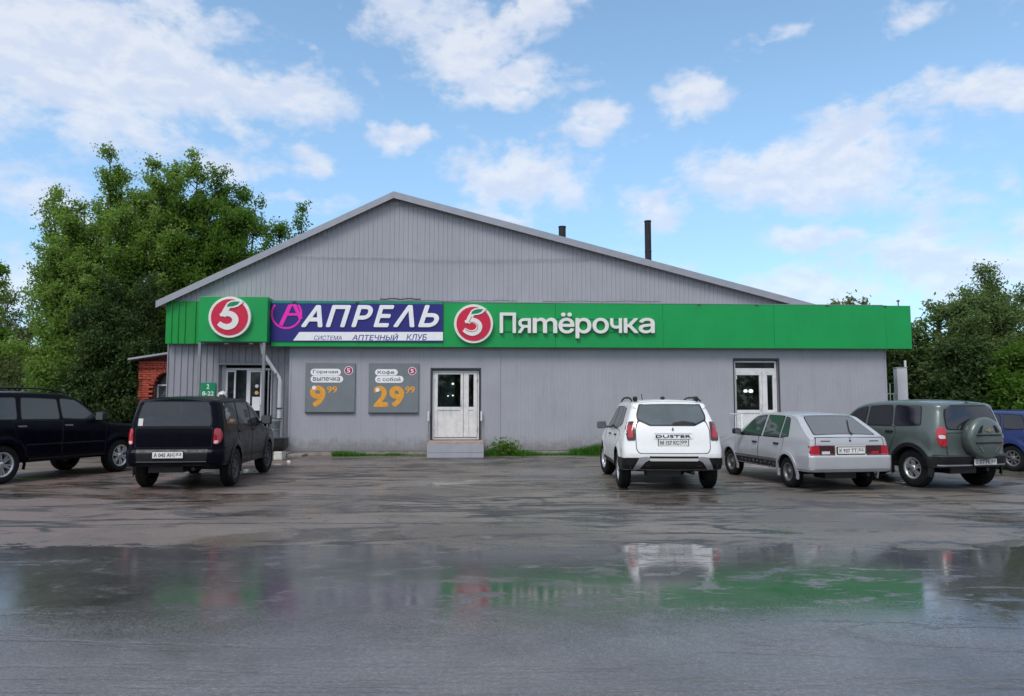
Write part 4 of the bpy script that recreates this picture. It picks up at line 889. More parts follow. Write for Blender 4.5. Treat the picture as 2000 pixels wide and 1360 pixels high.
class Car:
    """Body surfaces: xr(z) tail, xf(z) nose, zt(x) top line, hw(x, z) half width; panels are laid on them."""
    def __init__(s, **k):
        s.__dict__.update(k)
        s.xr, s.xf, s.zt = pchip(s.tail), pchip(s.nose), (lin if s.sharp else pchip)(s.top); s.sec = pchip(s.section); s.plan = pchip(s.planform)
        s.sill = s.zb
    def W(s, x, z):
        w = s.half*s.sec(z)*s.plan(x)
        for xw in s.axles:                           # swelling round the wheel arches
            d = math.hypot(x-xw, z-s.rad); q = (d-s.rad-.06)/.12
            if abs(q) < 1 and z < s.rad+s.rad+.25: w += s.flare*(1-q*q)
        return w
    def hw(s, x, z, top=True):
        w = s.W(x, z); r = s.corner
        dx = max(0, x-s.xr(z)); 
        if dx < r: w -= r*(1-math.sqrt(max(0, 1-(1-dx/r)**2)))*s.rcut
        dx = max(0, s.xf(z)-x); rf = s.fcorner
        if dx < rf: w -= rf*(1-math.sqrt(max(0, 1-(1-dx/rf)**2)))*.7
        if top:
            zt = s.zt(x)-s.crown; dz = zt-z; r2 = s.redge
            if dz < r2: w -= r2*(1-math.sqrt(max(0, 1-(1-max(dz, 0)/r2)**2)))
        return w
    def body_mesh(s):
        nx, nc, na, nb = 76, 22, 4, 12; nL = nc+na
        g = [(.5-.5*math.cos(math.pi*i/nx))*.45+.55*i/nx for i in range(nx+1)]
        def solve(gi, zfrom):
            z = s.zt(.5*s.length)
            for _ in range(30):
                x = s.xr(z)+(s.xf(z)-s.xr(z))*gi; z = .5*z+.5*(s.zt(x)-s.crown)
            return x, z
        ring = []
        for gi in g:
            _, ztop = solve(gi, 0); row = []
            for L in range(nL+1):
                if L <= nc: z = s.sill+(ztop-s.redge-s.sill)*L/nc
                else: z = ztop-s.redge+s.redge*math.sin(math.pi/2*(L-nc)/na)
                x = s.xr(z)+(s.xf(z)-s.xr(z))*gi
                w0 = s.hw(x, min(z, ztop-s.redge), False)
                if L > nc: w0 -= s.redge*(1-math.cos(math.pi/2*(L-nc)/na))
                row.append((x, max(w0, .05), z))
            ring.append(row)
        idx = {}; vs = []
        def P(i, L, b):
            k = (i, L, b)
            if k not in idx:
                t = 1-2*b/nb; x, w, z = ring[i][L]
                if i == 0: x -= s.rbulge*(1-t*t)
                if i == nx: x += s.fbulge*(1-t*t)
                if L == nL: z += s.crown*(1-t*t)
                idx[k] = len(vs); vs.append((x, w*t, z))
            return idx[k]
        fs = []
        for i in range(nx):
            for L in range(nL):
                fs.append((P(i,L,0), P(i,L+1,0), P(i+1,L+1,0), P(i+1,L,0))); fs.append((P(i,L,nb), P(i+1,L,nb), P(i+1,L+1,nb), P(i,L+1,nb)))
            for b in range(nb):
                fs.append((P(i,nL,b), P(i,nL,b+1), P(i+1,nL,b+1), P(i+1,nL,b))); fs.append((P(i,0,b), P(i+1,0,b), P(i+1,0,b+1), P(i,0,b+1)))
        for L in range(nL):
            for b in range(nb):
                fs.append((P(0,L,b), P(0,L,b+1), P(0,L+1,b+1), P(0,L+1,b))); fs.append((P(nx,L,b), P(nx,L+1,b), P(nx,L+1,b+1), P(nx,L,b+1)))
        m = MB(); m.add(vs, fs, 0, True); return m
    # mappers: (p, q, lift) -> point
    def side(s, sg): return lambda p, q, e: (p, sg*(s.hw(p, q)+e), q)
    def rear(s, p, q, e):
        r = s.corner; w = s.W(s.xr(q), q)-r*s.rcut; a = abs(p)
        x = s.xr(q)-s.rbulge*max(0, 1-(p/max(w, .1))**2)
        if a > w: x += r*(1-math.sqrt(max(0, 1-min(1, (a-w)/(r*s.rcut))**2)))
        return (x-e, p, q)
    def front(s, p, q, e):
        w = s.W(s.xf(q), q)-s.fcorner*.7; a = abs(p); x = s.xf(q)+s.fbulge*max(0, 1-(p/max(w, .1))**2)
        if a > w: x -= s.fcorner*(1-math.sqrt(max(0, 1-min(1, (a-w)/(s.fcorner*.7))**2)))
        return (x+e, p, q)
    def over(s, p, q, e):                             # p = y, q = x, on the top line
        w = s.hw(q, s.zt(q)-s.crown-s.redge, False)-s.redge
        sl = (s.zt(q+.02)-s.zt(q-.02))/.04; nl = math.hypot(1, sl)
        return (q-e*sl/nl, p, s.zt(q)-s.crown*min(1, (p/max(w, .1))**2)+e/nl)
def rpoly(poly, r, n=4):
    out = []; m = len(poly)
    for i in range(m):
        p0, p1, p2 = (Vector(poly[(i+k-1) % m]) for k in range(3)); a = (p0-p1); b = (p2-p1); rr = min(r, a.length*.45, b.length*.45); a = p1+a.normalized()*rr; b = p1+b.normalized()*rr
        for k in range(n+1): t = k/n; q = a*(1-t)**2+p1*2*t*(1-t)+b*t*t; out.append((q.x, q.y))
    return out
def patch(poly, mp, e=.006, nr=9, ncol=9, rim=.016, r=.0):
    """A panel over a convex outline, bent to the surface, with an edge going down into it."""
    if r: poly = rpoly(poly, r)
    q0 = min(p[1] for p in poly); q1 = max(p[1] for p in poly); rows = []; ncol = max(ncol, int((max(p[0] for p in poly)-min(p[0] for p in poly))/.05)); nr = max(nr, int((q1-q0)/.05))
    ks = [0, .02, .06] + [.06+.88*i/nr for i in range(1, nr)] + [.94, .98, 1]
    for k in ks:
        q = q0+(q1-q0)*min(max(k, .0008), .9992); X = []
        for (a, b), (c, d) in zip(poly, poly[1:]+poly[:1]):
            if (b-q)*(d-q) < 0 or (b == q) != (d == q): X.append(a+(c-a)*(q-b)/(d-b) if d != b else a)
        if len(X) < 2: continue
        rows.append([(min(X)+(max(X)-min(X))*j/ncol, q) for j in range(ncol+1)])
    m = MB(); n = ncol+1; R_ = len(rows)
    vs = [mp(p, q, e) for row in rows for p, q in row]; fs = [(i*n+j, i*n+j+1, (i+1)*n+j+1, (i+1)*n+j) for i in range(R_-1) for j in range(ncol)]
    m.add(vs, fs, 0, True)
    bd = [(0, j) for j in range(n)] + [(i, n-1) for i in range(1, R_)] + [(R_-1, j) for j in range(n-2, -1, -1)] + [(i, 0) for i in range(R_-2, 0, -1)]
    up = [mp(*rows[i][j], e) for i, j in bd]; dn = [mp(*rows[i][j], e-rim) for i, j in bd]; L = len(bd)
    m.add(up+dn, [(i, (i+1) % L, L+(i+1) % L, L+i) for i in range(L)], 0, False); return m
def arc_patch(xc, zc, r0, r1, a0, a1, mp, e=.012, n=18, rim=.03):
    m = MB(); vs = []
    for k in range(n+1):
        a = R(a0+(a1-a0)*k/n)
        for rr, ee in ((r0, e-rim), (r0, e), (r1, e), (r1, e-rim)): vs.append(mp(xc+rr*math.cos(a), zc+rr*math.sin(a), ee))
    for k in range(n):
        for j in range(3): m.add([vs[4*k+j], vs[4*k+j+1], vs[4*k+5+j], vs[4*k+4+j]], [(0,1,2,3)], 0, False)
    return m
def lathe(mb, prof, n=32, mi=0):                      # (radius, y) round the y axis
    b = [(r*math.cos(2*math.pi*k/n), y, r*math.sin(2*math.pi*k/n)) for r, y in prof for k in range(n)]
    mb.add(b, [(i*n+k, i*n+(k+1) % n, (i+1)*n+(k+1) % n, (i+1)*n+k) for i in range(len(prof)-1) for k in range(n)], mi, True)
def wheel_meshes(rad, w, rimr, spokes, style, rim_m):
    t = MB(); h = w/2
    lathe(t, [(rimr-.01, -h*.8), (rimr+.01, -h*.95), (rad*.9, -h), (rad-.02, -h*.88), (rad, -h*.6), (rad, h*.6), (rad-.02, h*.88), (rad*.9, h), (rimr+.01, h*.95), (rimr-.01, h*.8)], 36)
    for k in range(36):                               # tread blocks
        a = 2*math.pi*k/36; c, s_ = math.cos(a), math.sin(a); u = Vector((c, 0, s_)); tv = Vector((-s_, 0, c))
        for y0, y1 in ((-h*.62, -h*.08), (h*.08, h*.62)):
            pts_ = [u*(rad-.004)+tv*dx_+Vector((0, y, 0)) for y in (y0, y1) for dx_ in (-.02, .02)]; up = [p+u*.010 for p in pts_]
            t.add(pts_+up, [(4,5,7,6), (0,1,5,4), (1,3,7,5), (3,2,6,7), (2,0,4,6)])
    f = MB(); y = h*.62
    lathe(f, [(rimr, h*.9), (rimr-.015, h*.92), (rimr-.035, h*.75), (rimr-.045, -h*.6)], 36)
    back = MB(); lathe(back, [(rimr-.03, -h*.2), (.01, -h*.2)], 28)
    if style == 'alloy':
        for k in range(spokes):
            a = 2*math.pi*k/spokes+.3; c, s_ = math.cos(a), math.sin(a); u = Vector((c, 0, s_)); tv = Vector((-s_, 0, c)); ws = .30*rimr*2*math.pi/spokes*.30
            for g in ((-.42, .42) if spokes < 7 else (0,)):
                q = [(.05, .022, y+.015), (rimr-.03, max(.016, ws*.55), y+.01)]
                pts_ = []
                for rr, wv, yy in q:
                    off = tv*(g*rimr*.34*(rr/rimr)*1.1)
                    for sx in (-1, 1):
                        for dy in (0, -.05): pts_.append(u*rr+off+tv*wv*sx+Vector((0, yy+dy, 0)))
                f.add(pts_, [(0,4,6,2), (1,3,7,5), (0,1,5,4), (2,6,7,3), (4,5,7,6)])
        lathe(f, [(.0, y+.03), (.05, y+.03), (.065, y+.01), (.065, y-.05)], 16)
    else:
        lathe(f, [(rimr-.04, h*.4), (rimr*.80, h*.25), (rimr*.62, h*.48), (rimr*.42, h*.5), (rimr*.3, h*.62), (.06, h*.66), (.0, h*.66)], 30)
        for k in range(10):
            a = 2*math.pi*k/10; u = Vector((math.cos(a), 0, math.sin(a))); f.tube([u*(rimr*.73)+Vector((0, h*.30, 0)), u*(rimr*.73)+Vector((0, h*.36, 0))], .02, 8)
    return t.mesh('tyre', M['rubber']), f.mesh('rim', rim_m), back.mesh('hub', M['black'])
PL_W, PL_H = .52, .112
def build_car(name, label, cat, c, loc, heading, paint):
    """loc: ground point under the middle of the rear bumper; heading in degrees right of straight away."""
    root = empty(name, (loc[0], loc[1], 0), R(90-heading), label, cat)
    body = c.body_mesh().build('body', [paint, M['seam']], root); fixn(body)
    cut = MB()
    for xw in c.axles:
        for sg in (-1, 1):
            y0, y1 = sg*(c.half-.30), sg*(c.half+.3); n = 40; rr = c.rad+c.well
            p = [(xw+rr*math.cos(2*math.pi*k/n), c.rad+.01+rr*math.sin(2*math.pi*k/n)) for k in range(n)]
            cut.prism(p, min(y0, y1), max(y0, y1), 1)
    co_ = cut.build('cutter', [paint, M['seam']]); fixn(co_); co_.matrix_world = Matrix.Identity(4)
    bo = body.modifiers.new('wells', 'BOOLEAN'); bo.operation = 'DIFFERENCE'; bo.solver = 'EXACT'; bo.object = co_
    co_.parent = root; bpy.context.view_layer.update(); dg = bpy.context.evaluated_depsgraph_get(); me = bpy.data.meshes.new_from_object(body.evaluated_get(dg)); body.modifiers.clear(); body.data = me; me.name = 'body'
    bpy.data.objects.remove(co_); 
    bm = bmesh.new(); bm.from_mesh(me)
    for e_ in bm.edges: e_.smooth = not (len(e_.link_faces) == 2 and (e_.calc_face_angle(0) > .55 or e_.link_faces[0].material_index != e_.link_faces[1].material_index))
    for f_ in bm.faces: f_.smooth = True
    bm.to_mesh(me); bm.free()
    # dark underside between the wheels so that one cannot look through the sills
    MB().box(c.axles[0]-.35, c.axles[1]+.35, -c.half+.32, c.half-.32, c.sill-.06, c.sill+.02).tube([(c.axles[0], -c.half+.25, c.rad), (c.axles[0], c.half-.25, c.rad)], .05, 8).tube([(.05, -.35, c.sill-.05), (1.2, -.3, c.sill-.06)], .035, 8).box(.12, .5, -.15, .45, c.sill-.12, c.sill).build('underbody', M['black'], root)
    ty, ri, hb = wheel_meshes(c.rad, c.tw, c.rimr, c.spokes, c.wstyle, c.rim_m)
    for i, xw in enumerate(c.axles):
        for sg in (-1, 1):
            w = empty('wheel', (xw, sg*(c.track), c.rad)); w.parent = root; w.rotation_euler = (0, random.random()*0, (c.steer if i else 0)+(0 if sg > 0 else math.pi))
            link_mesh('tyre', ty, w); link_mesh('rim', ri, w); link_mesh('hub', hb, w)
            if c.arch: arc_patch(xw, c.rad+.01, c.rad+c.well-.012, c.rad+c.well+c.archw, -18, 198, c.side(sg), .014).build('wheel_arch_trim', c.arch, root)
    return root, body
def lay(name, poly, mp, m, parent, e=.006, r=0., nr=9, ncol=9, rim=.016): return patch(poly, mp, e, nr, ncol, rim, r).build(name, m, parent)
def grow(poly, d):
    cx = sum(p[0] for p in poly)/len(poly); cy = sum(p[1] for p in poly)/len(poly)
    return [(p[0]+(d if p[0] > cx else -d), p[1]+(d if p[1] > cy else -d)) for p in poly]
def doors(c, root, paint, specs, hand=M['black'], wm=M['tint2'], frame_m=M['black']):
    """specs: (door outline below the belt, window outline, handle spot) in (x, z)."""
    for sg in (-1, 1):
        mp = c.side(sg)
        for dpoly, wpoly, hs in specs:
            if dpoly:
                d = lay('door', dpoly, mp, paint, root, .004, .04); lay('seam', grow(dpoly, .011), mp, M['seam'], d, .0015, .04)
                if hs: lay('handle', [(hs[0]-.09, hs[1]-.016), (hs[0]+.09, hs[1]-.016), (hs[0]+.09, hs[1]+.016), (hs[0]-.09, hs[1]+.016)], mp, hand, d, .03, .012, 3, 4, .03)
            else: d = root
            if wpoly:
                wo_ = lay('window', wpoly, mp, wm, d, .007, c.wr)
                lay('window_seal' if d is root else 'window_seal', grow(wpoly, .016), mp, frame_m, d, .0035, c.wr)
def plate(c, root, y0, z0, text, tilt=0, off=.03):
    x = c.xr(z0)-c.rbulge-off; p = empty('number_plate', (x, y0, z0), R(-90)); p.parent = root
    MB().box(-PL_W/2, PL_W/2, -.008, 0, -PL_H/2, PL_H/2).build('board', M['plate'], p, bevel=.003); MB().box(-PL_W/2-.012, PL_W/2+.012, .0005, .02, -PL_H/2-.012, PL_H/2+.012).build('holder', M['black'], p)
    a, b = text
    put_glyphs('lettering', a, -.235, -.0085, -.036, .335, .072, M['darkgrey'], p, .002, .025); put_glyphs('lettering', b, .135, -.0085, -.012, .10, .05, M['darkgrey'], p, .002, .02)
    MB().box(.118, .123, -.0095, -.0081, -.05, .05).build('divider', M['darkgrey'], p)
def mirror(root, x, y, z, m, sg, w=.2, h=.14):
    mo = MB(); y2 = y+sg*.13
    mo.tube([(x, y-sg*.05, z-.03), (x-.0, y+sg*.05, z)], .025, 8); mo.box(x-.05, x+.07, min(y2-w/2, y2+w/2), max(y2-w/2, y2+w/2), z-h/2+.03, z+h/2+.03)
    mo_ = mo.build('mirror', m, root, bevel=.04); MB().box(x-.056, x-.051, y2-w/2+.025, y2+w/2-.025, z-h/2+.05, z+h/2+.01).build('mirror_glass', M['tint3'], mo_)
def both(fn):
    for sg in (1, -1): fn(sg)
def pol(sg, pts): return [(p*sg, q) for p, q in pts]
def rails(c, root, x0, x1, yfrac, m, h=.055, feet=2):
    for sg in (1, -1):
        y = lambda x: sg*c.hw(x, c.zt(x)-c.crown-c.redge, False)*yfrac
        P_ = [(x0+(x1-x0)*k/10, y(x0+(x1-x0)*k/10), c.zt(x0+(x1-x0)*k/10)-c.crown*.6+h*min(1, 4*min(k, 10-k)/10+.1)) for k in range(11)]
        MB().tube(P_, [.012]+[.02]*9+[.012], 8).build('roof_rail', m, root)

# --- white crossover with a silver rear skid plate
c = Car(length=4.32, half=.905, zb=.385, top=[(.30,1.56),(.42,1.60),(.75,1.635),(1.5,1.65),(2.1,1.63),(2.45,1.57),(3.2,1.10),(3.5,1.03),(4.05,.95),(4.3,.86)], sharp=False,
        tail=[(.38,.12),(.50,.03),(.66,.0),(.84,.03),(1.0,.06),(1.16,.11),(1.38,.24),(1.62,.40)], nose=[(.30,4.22),(.6,4.32),(.86,4.28),(1.0,4.2)],
        section=[(.3,.965),(.5,1.0),(.72,1.0),(.95,.972),(1.06,.935),(1.3,.84),(1.65,.70)], planform=[(0,.97),(.6,1.0),(3.4,1.0),(4.3,.93)],
        corner=.16, rcut=.75, fcorner=.35, crown=.035, redge=.085, rbulge=.035, fbulge=.06, flare=.018, axles=(.83,3.50), rad=.352, tw=.215, rimr=.215, spokes=5, wstyle='alloy', rim_m=M['alloy'], track=.79, well=.05, arch=None, archw=.04, steer=R(8), wr=.05)
root, body = build_car('white_crossover', 'white crossover with black roof rails and a grey rear skid plate', 'car', c, (2.86, 12.95), 1.5, M['paint_white'])
pm = M['paint_white']; rp = c.rear
seal = [(-.535,1.535),(.535,1.535),(.60,1.34),(.595,1.285),(.38,1.185),(-.38,1.185),(-.595,1.285),(-.60,1.34)]
lay('tailgate_seam', [(-.612,.678),(.612,.678),(.658,.755),(.664,1.10),(.612,1.26),(-.612,1.26),(-.664,1.10),(-.658,.755)], rp, M['seam'], root, .0015, .03)
gl = lay('tailgate', [(-.60,.69),(.60,.69),(.645,.76),(.65,1.10),(.60,1.24),(-.60,1.24),(-.65,1.10),(-.645,.76)], rp, pm, root, .004, .03)
rw = lay('rear_window', seal, rp, M['tint4'], root, .016, .02, 14, 14, .024); lay('window_seal', grow(seal, .02), rp, M['black'], rw, .011, .02)
both(lambda sg: lay('bumper_side', [(.02,.39),(.44,.39),(.44,.60),(.02,.60)], c.side(sg), M['black'], root, .012, .01))
lay('wiper', [(-.42,1.20),(.0,1.20),(-.02,1.225),(-.2,1.255),(-.40,1.225)], rp, M['black'], rw, .030, 0, 4, 6, .012)
both(lambda sg: lay('taillight_lens', pol(sg, [(.70,.96),(.79,.96),(.795,1.18),(.71,1.18)]), rp, M['lens'], lay('tail_light', pol(sg, [(.665,.91),(.81,.91),(.825,1.10),(.79,1.24),(.67,1.25)]), rp, M['lens_dk'], root, .012, .03), .017, .02))  # brighter red lens laid on the smoked one, unlit
lay('plate_garnish', [(-.34,.94),(.34,.94),(.36,1.03),(-.36,1.03)], rp, pm, gl, .016, .02); lay('handle', [(-.34,1.032),(.34,1.032),(.33,1.055),(-.33,1.055)], rp, pm, gl, .028, .01, 3, 6)
put_glyphs('lettering', 'DUSTER', c.xr(.98)-c.rbulge-.022, .31, .958, .62, .052, M['black'], gl, .004, .035).rotation_euler = (0, 0, R(-90))
bd = MB().prism([(0, .04), (.022, 0), (0, -.04), (-.022, 0)], -.012, 0).build('badge', M['chrome'], gl, loc=(c.xr(1.10)-c.rbulge-.006, 0, 1.105)); bd.rotation_euler = (0, 0, R(-90))
plate(c, root, 0, .872, ('М 157 КС', '09'), off=.012)
lay('bumper', [(-.83,.61),(.83,.61),(.84,.675),(-.84,.675)], rp, pm, root, .022, .02); lay('bumper_gap', [(-.43,.60),(.43,.60),(.43,.635),(-.43,.635)], rp, M['black'], root, .03, 0, 3)
lay('bumper_lower', [(-.84,.39),(.84,.39),(.86,.60),(-.86,.60)], rp, M['black'], root, .010, .02)
sk = lay('skid_plate', [(-.70,.395),(.70,.395),(.56,.545),(-.56,.545)], rp, M['black'], root, .03, .02); lay('skid_bar', [(-.42,.55),(.42,.55),(.44,.598),(-.44,.598)], rp, M['lens_w'], sk, .045, .01, 3)
both(lambda sg: lay('skid_horn', pol(sg, [(.60,.40),(.71,.40),(.60,.62),(.46,.63),(.42,.56),(.50,.54)]), rp, M['silverplastic'], sk, .042, .01))
both(lambda sg: lay('reflector', pol(sg, [(.40,.45),(.50,.45),(.50,.48),(.40,.48)]), rp, M['lens_dk'], sk, .036, 0, 3, 3))
lay('roof_spoiler', [(-.50,.44),(.50,.44),(.53,.52),(-.53,.52)], c.over, pm, root, .02, .02); 
doors(c, root, pm, [([(.62,.98),(1.12,.66),(1.22,.42),(1.95,.40),(1.95,1.05),(.98,1.07)][::1], [(1.16,1.10),(1.93,1.09),(1.93,1.50),(1.26,1.50)], (1.2,.97)), ([(1.99,.40),(3.0,.40),(3.02,1.06),(1.99,1.05)], [(1.99,1.09),(2.95,1.08),(2.42,1.49),(1.99,1.51)], (2.1,.96)), (None, [(.72,1.20),(1.06,1.12),(1.16,1.49),(.86,1.46)], None)], wm=M['tint'])
rails(c, root, .62, 2.2, .93, M['black'], .05)
both(lambda sg: MB().box(.62, .80, min(sg*.53, sg*.60), max(sg*.53, sg*.60), 1.60, 1.70).build('rail_foot', M['black'], root, bevel=.03))
MB().box(.95, 1.12, -.04, .03, 1.635, 1.70).build('roof_antenna', M['black'], root, bevel=.03)
MB().tube([(2.2, .20, 1.63), (2.0, .25, 1.76)], .009, 6).build('aerial', M['black'], root)
both(lambda sg: mirror(root, 2.86, sg*.86, 1.08, M['tint3'], sg, .20, .16))
both(lambda sg: lay('sill_trim', [(1.25,.39),(3.05,.39),(3.05,.46),(1.25,.46)], c.side(sg), M['black'], root, .008, .01))
lay('windscreen', [(-.62,3.1),(.62,3.1),(.52,2.48),(-.52,2.48)], c.over, M['tint2'], root, .006, .05)
both(lambda sg: lay('headlight', pol(sg, [(.5,.70),(.78,.70),(.80,.84),(.5,.82)]), c.front, M['lens_w'], root, .01, .02)); lay('grille', [(-.48,.62),(.48,.62),(.46,.80),(-.46,.80)], c.front, M['black'], root, .01, .02)

# --- silver five-door hatchback with a missing sill panel's dark patch
c = Car(length=4.10, half=.815, zb=.34, top=[(.08,.955),(.13,.985),(.20,1.01),(.74,1.335),(.96,1.38),(1.8,1.405),(2.15,1.39),(2.35,1.33),(3.0,.93),(3.2,.90),(3.9,.76),(4.08,.70)], sharp=True,
        tail=[(.34,.06),(.42,.01),(.62,0.),(.66,.05),(.80,.05),(.92,.065),(1.1,.13)], nose=[(.24,4.0),(.45,4.1),(.7,4.08)],
        section=[(.24,.95),(.4,.99),(.6,1.0),(.78,.975),(.90,.95),(1.1,.85),(1.4,.69)], planform=[(0,.95),(.5,1.0),(3.1,1.0),(4.1,.92)],
        corner=.06, rcut=.8, fcorner=.2, crown=.022, redge=.035, rbulge=.02, fbulge=.05, flare=.016, axles=(.80,3.25), rad=.287, tw=.175, rimr=.172, spokes=5, wstyle='steel', rim_m=M['steelrim'], track=.71, well=.05, arch=M['paint_silver'], archw=.045, steer=R(5), wr=.035)
root, body = build_car('silver_hatchback', 'silver five door hatchback with dark patch on its rear flank', 'car', c, (6.08, 13.1), -8.0, M['paint_silver'])
pm = M['paint_silver']; rp = c.rear
lay('tailgate_seam', [(-.672,.812),(.672,.812),(.655,.962),(-.655,.962)], rp, M['seam'], root, .0015, .01, 4)
hatch = lay('tailgate', [(-.66,.815),(.66,.815),(.64,.95),(-.64,.95)], rp, pm, root, .005, .01, 4)
rw = lay('rear_window', [(-.59,.20),(.59,.20),(.475,.725),(-.475,.725)], c.over, M['tint3'], root, .006, .05); lay('window_seal', [(-.61,.185),(.61,.185),(.49,.74),(-.49,.74)], c.over, M['black'], rw, .0025, .05)
MB().tube([c.over(-.12,.19,.02), c.over(-.14,.28,.022), c.over(-.30,.58,.022)], .010, 6).tube([c.over(-.12,.165,.005), c.over(-.12,.185,.03)], .02, 8).build('wiper', M['black'], rw)
for sg in (1, -1):
    tl = lay('tail_light', pol(sg, [(.30,.645),(.765,.645),(.765,.81),(.30,.81)]), rp, M['lens_dk'], root, .010, .01)
    lay('lens', pol(sg, [(.60,.65),(.755,.65),(.755,.805),(.60,.805)]), rp, M['lens'], tl, .014, .01); lay('reversing_lens', pol(sg, [(.40,.66),(.55,.66),(.55,.71),(.40,.71)]), rp, M['lens_w'] if sg > 0 else M['lens'], tl, .014, .005, 3)
    lay('keyhole_strip', pol(sg, [(.38,.885),(.56,.885),(.56,.90),(.38,.90)]), rp, M['black'], hatch, .010, 0, 3, 3)
lay('plate_bay', [(-.298,.635),(.298,.635),(.298,.815),(-.298,.815)], rp, M['lens_w'], root, .004, .0); plate(c, root, 0, .725, ('К 937 ТТ', '52'), off=.03)
MB().box(.02, .06, -.012, .012, .885, .915).build('lock', M['black'], hatch)
MB().tube([(c.xr(.94)-.01, 0, .945), (c.xr(.94)-.03, 0, .945)], .016, 10).build('badge', M['chrome'], hatch)
lay('bumper', [(-.80,.40),(.80,.40),(.80,.635),(-.80,.635)], rp, pm, root, .02, .015); lay('bumper_lip', [(-.79,.35),(.79,.35),(.80,.395),(-.80,.395)], rp, M['paint_silver'], root, .045, .01, 4, 9, .05)
both(lambda sg: lay('bumper_side', [(.0,.38),(.42,.38),(.42,.635),(.0,.635)], c.side(sg), pm, root, .014, .01))
doors(c, root, pm, [([(.99,.70),(1.10,.44),(1.30,.33),(1.92,.33),(1.92,.905),(.95,.905)], [(1.14,.925),(1.76,.925),(1.80,1.325),(1.18,1.315)], (1.20,.80)), ([(1.945,.33),(2.95,.33),(2.98,.90),(1.945,.905)], [(1.86,.925),(2.80,.92),(2.33,1.285),(1.90,1.325)], (2.08,.79)), (None, [(.80,.955),(1.07,.935),(1.11,1.305),(.96,1.275)], None)])
both(lambda sg: lay('side_moulding', [(1.12,.475),(2.98,.475),(2.98,.51),(1.12,.51)], c.side(sg), M['steelrim'], root, .012, .005, 3, 12))
both(lambda sg: lay('sill_panel', [(1.14,.345),(2.85,.345),(2.93,.46),(1.14,.46)], c.side(sg), M['seam'], root, .007, .005, 4, 12))
for k in range(9): lay('paint_remnant', [(1.26+k*.17,.36+random.uniform(0,.05)),(1.30+k*.17+random.uniform(0,.05),.36+random.uniform(0,.05)),(1.33+k*.17,.40+random.uniform(0,.05)),(1.25+k*.17,.40+random.uniform(0,.05))], c.side(1), M['steelrim'], root, .009, .015, 3, 3)
both(lambda sg: mirror(root, 2.62, sg*.80, .955, M['black'], sg, .17, .12))
lay('windscreen', [(-.62,2.95),(.62,2.95),(.53,2.38),(-.53,2.38)], c.over, M['tint2'], root, .006, .05)
both(lambda sg: lay('headlight', pol(sg, [(.42,.55),(.72,.55),(.72,.67),(.42,.67)]), c.front, M['lens_w'], root, .01, .02))
lay('roof_seam', [(-.50,.775),(.50,.775),(.50,.79),(-.50,.79)], c.over, M['seam'], root, .003, 0, 2)

# --- grey green off-roader with a covered spare wheel
c = Car(length=3.95, half=.85, zb=.40, top=[(.10,1.56),(.22,1.60),(.6,1.635),(1.2,1.65),(1.75,1.625),(2.05,1.56),(2.65,1.13),(2.8,1.09),(3.6,1.02),(3.92,.95)], sharp=False,
        tail=[(.40,.07),(.60,.02),(.72,.03),(.95,.02),(1.15,.04),(1.6,.14)], nose=[(.40,3.9),(.7,3.95),(1.0,3.9)],
        section=[(.4,.98),(.6,1.0),(.85,1.0),(1.05,.975),(1.12,.955),(1.35,.87),(1.65,.76)], planform=[(0,.96),(.5,1.0),(2.9,1.0),(3.95,.93)],
        corner=.20, rcut=.75, fcorner=.25, crown=.035, redge=.09, rbulge=.045, fbulge=.04, flare=.03, axles=(.62,3.07), rad=.355, tw=.205, rimr=.205, spokes=5, wstyle='alloy', rim_m=M['alloy'], track=.725, well=.055, arch=M['black'], archw=.06, steer=0, wr=.07)
root, body = build_car('green_offroader', 'grey green off road car with a covered spare wheel on its tailgate', 'car', c, (8.50, 13.44), -16.0, M['paint_green'])
pm = M['paint_green']; rp = c.rear
gate = lay('tailgate', [(-.60,.62),(.60,.62),(.62,1.02),(-.62,1.02)], rp, pm, root, .006, .03); lay('seam', [(-.615,.605),(.615,.605),(.635,1.035),(-.635,1.035)], rp, M['seam'], gate, .002, .03)
sw = [(-.60,1.10),(.60,1.10),(.575,1.34),(.50,1.515),(-.50,1.515),(-.575,1.34)]
rw = lay('rear_window', sw, rp, M['tint'], root, .009, .09); lay('window_seal', grow(sw, .018), rp, M['seam'], rw, .004, .09)
both(lambda sg: lay('lens', pol(sg, [(.65,.925),(.755,.925),(.755,.99),(.655,.99)]), rp, M['lens_w'], lay('tail_light', pol(sg, [(.62,.78),(.735,.78),(.775,.90),(.77,1.07),(.71,1.14),(.625,1.14)]), rp, M['lens'], root, .014, .05), .019, .02))
# spare wheel cover: disc with raised ribs and badge
spx = c.xr(.95)-c.rbulge-.01; sy, sz, sr = -.06, .93, .385
sw_ = empty('spare_wheel', (spx, sy, sz)); sw_.parent = root
cv = MB(); prof = [(sr-.05, .04), (sr, .0), (sr, -.15), (sr-.02, -.19), (sr-.06, -.21), (.12, -.225), (.001, -.227)]
nn = 40; cv.add([(y, r_*math.cos(2*math.pi*k/nn), r_*math.sin(2*math.pi*k/nn)) for r_, y in prof for k in range(nn)], [(i*nn+k, (i+1)*nn+k, (i+1)*nn+(k+1) % nn, i*nn+(k+1) % nn) for i in range(len(prof)-1) for k in range(nn)], 0, True)
fixn(cv.build('cover', pm, sw_))
rb = MB()
for z, w in ((.065, .28), (-.075, .30)): rb.box(-.236, -.20, -w, w, z-.012, z+.012)
rb.build('rib', M['seam'], sw_, bevel=.006)
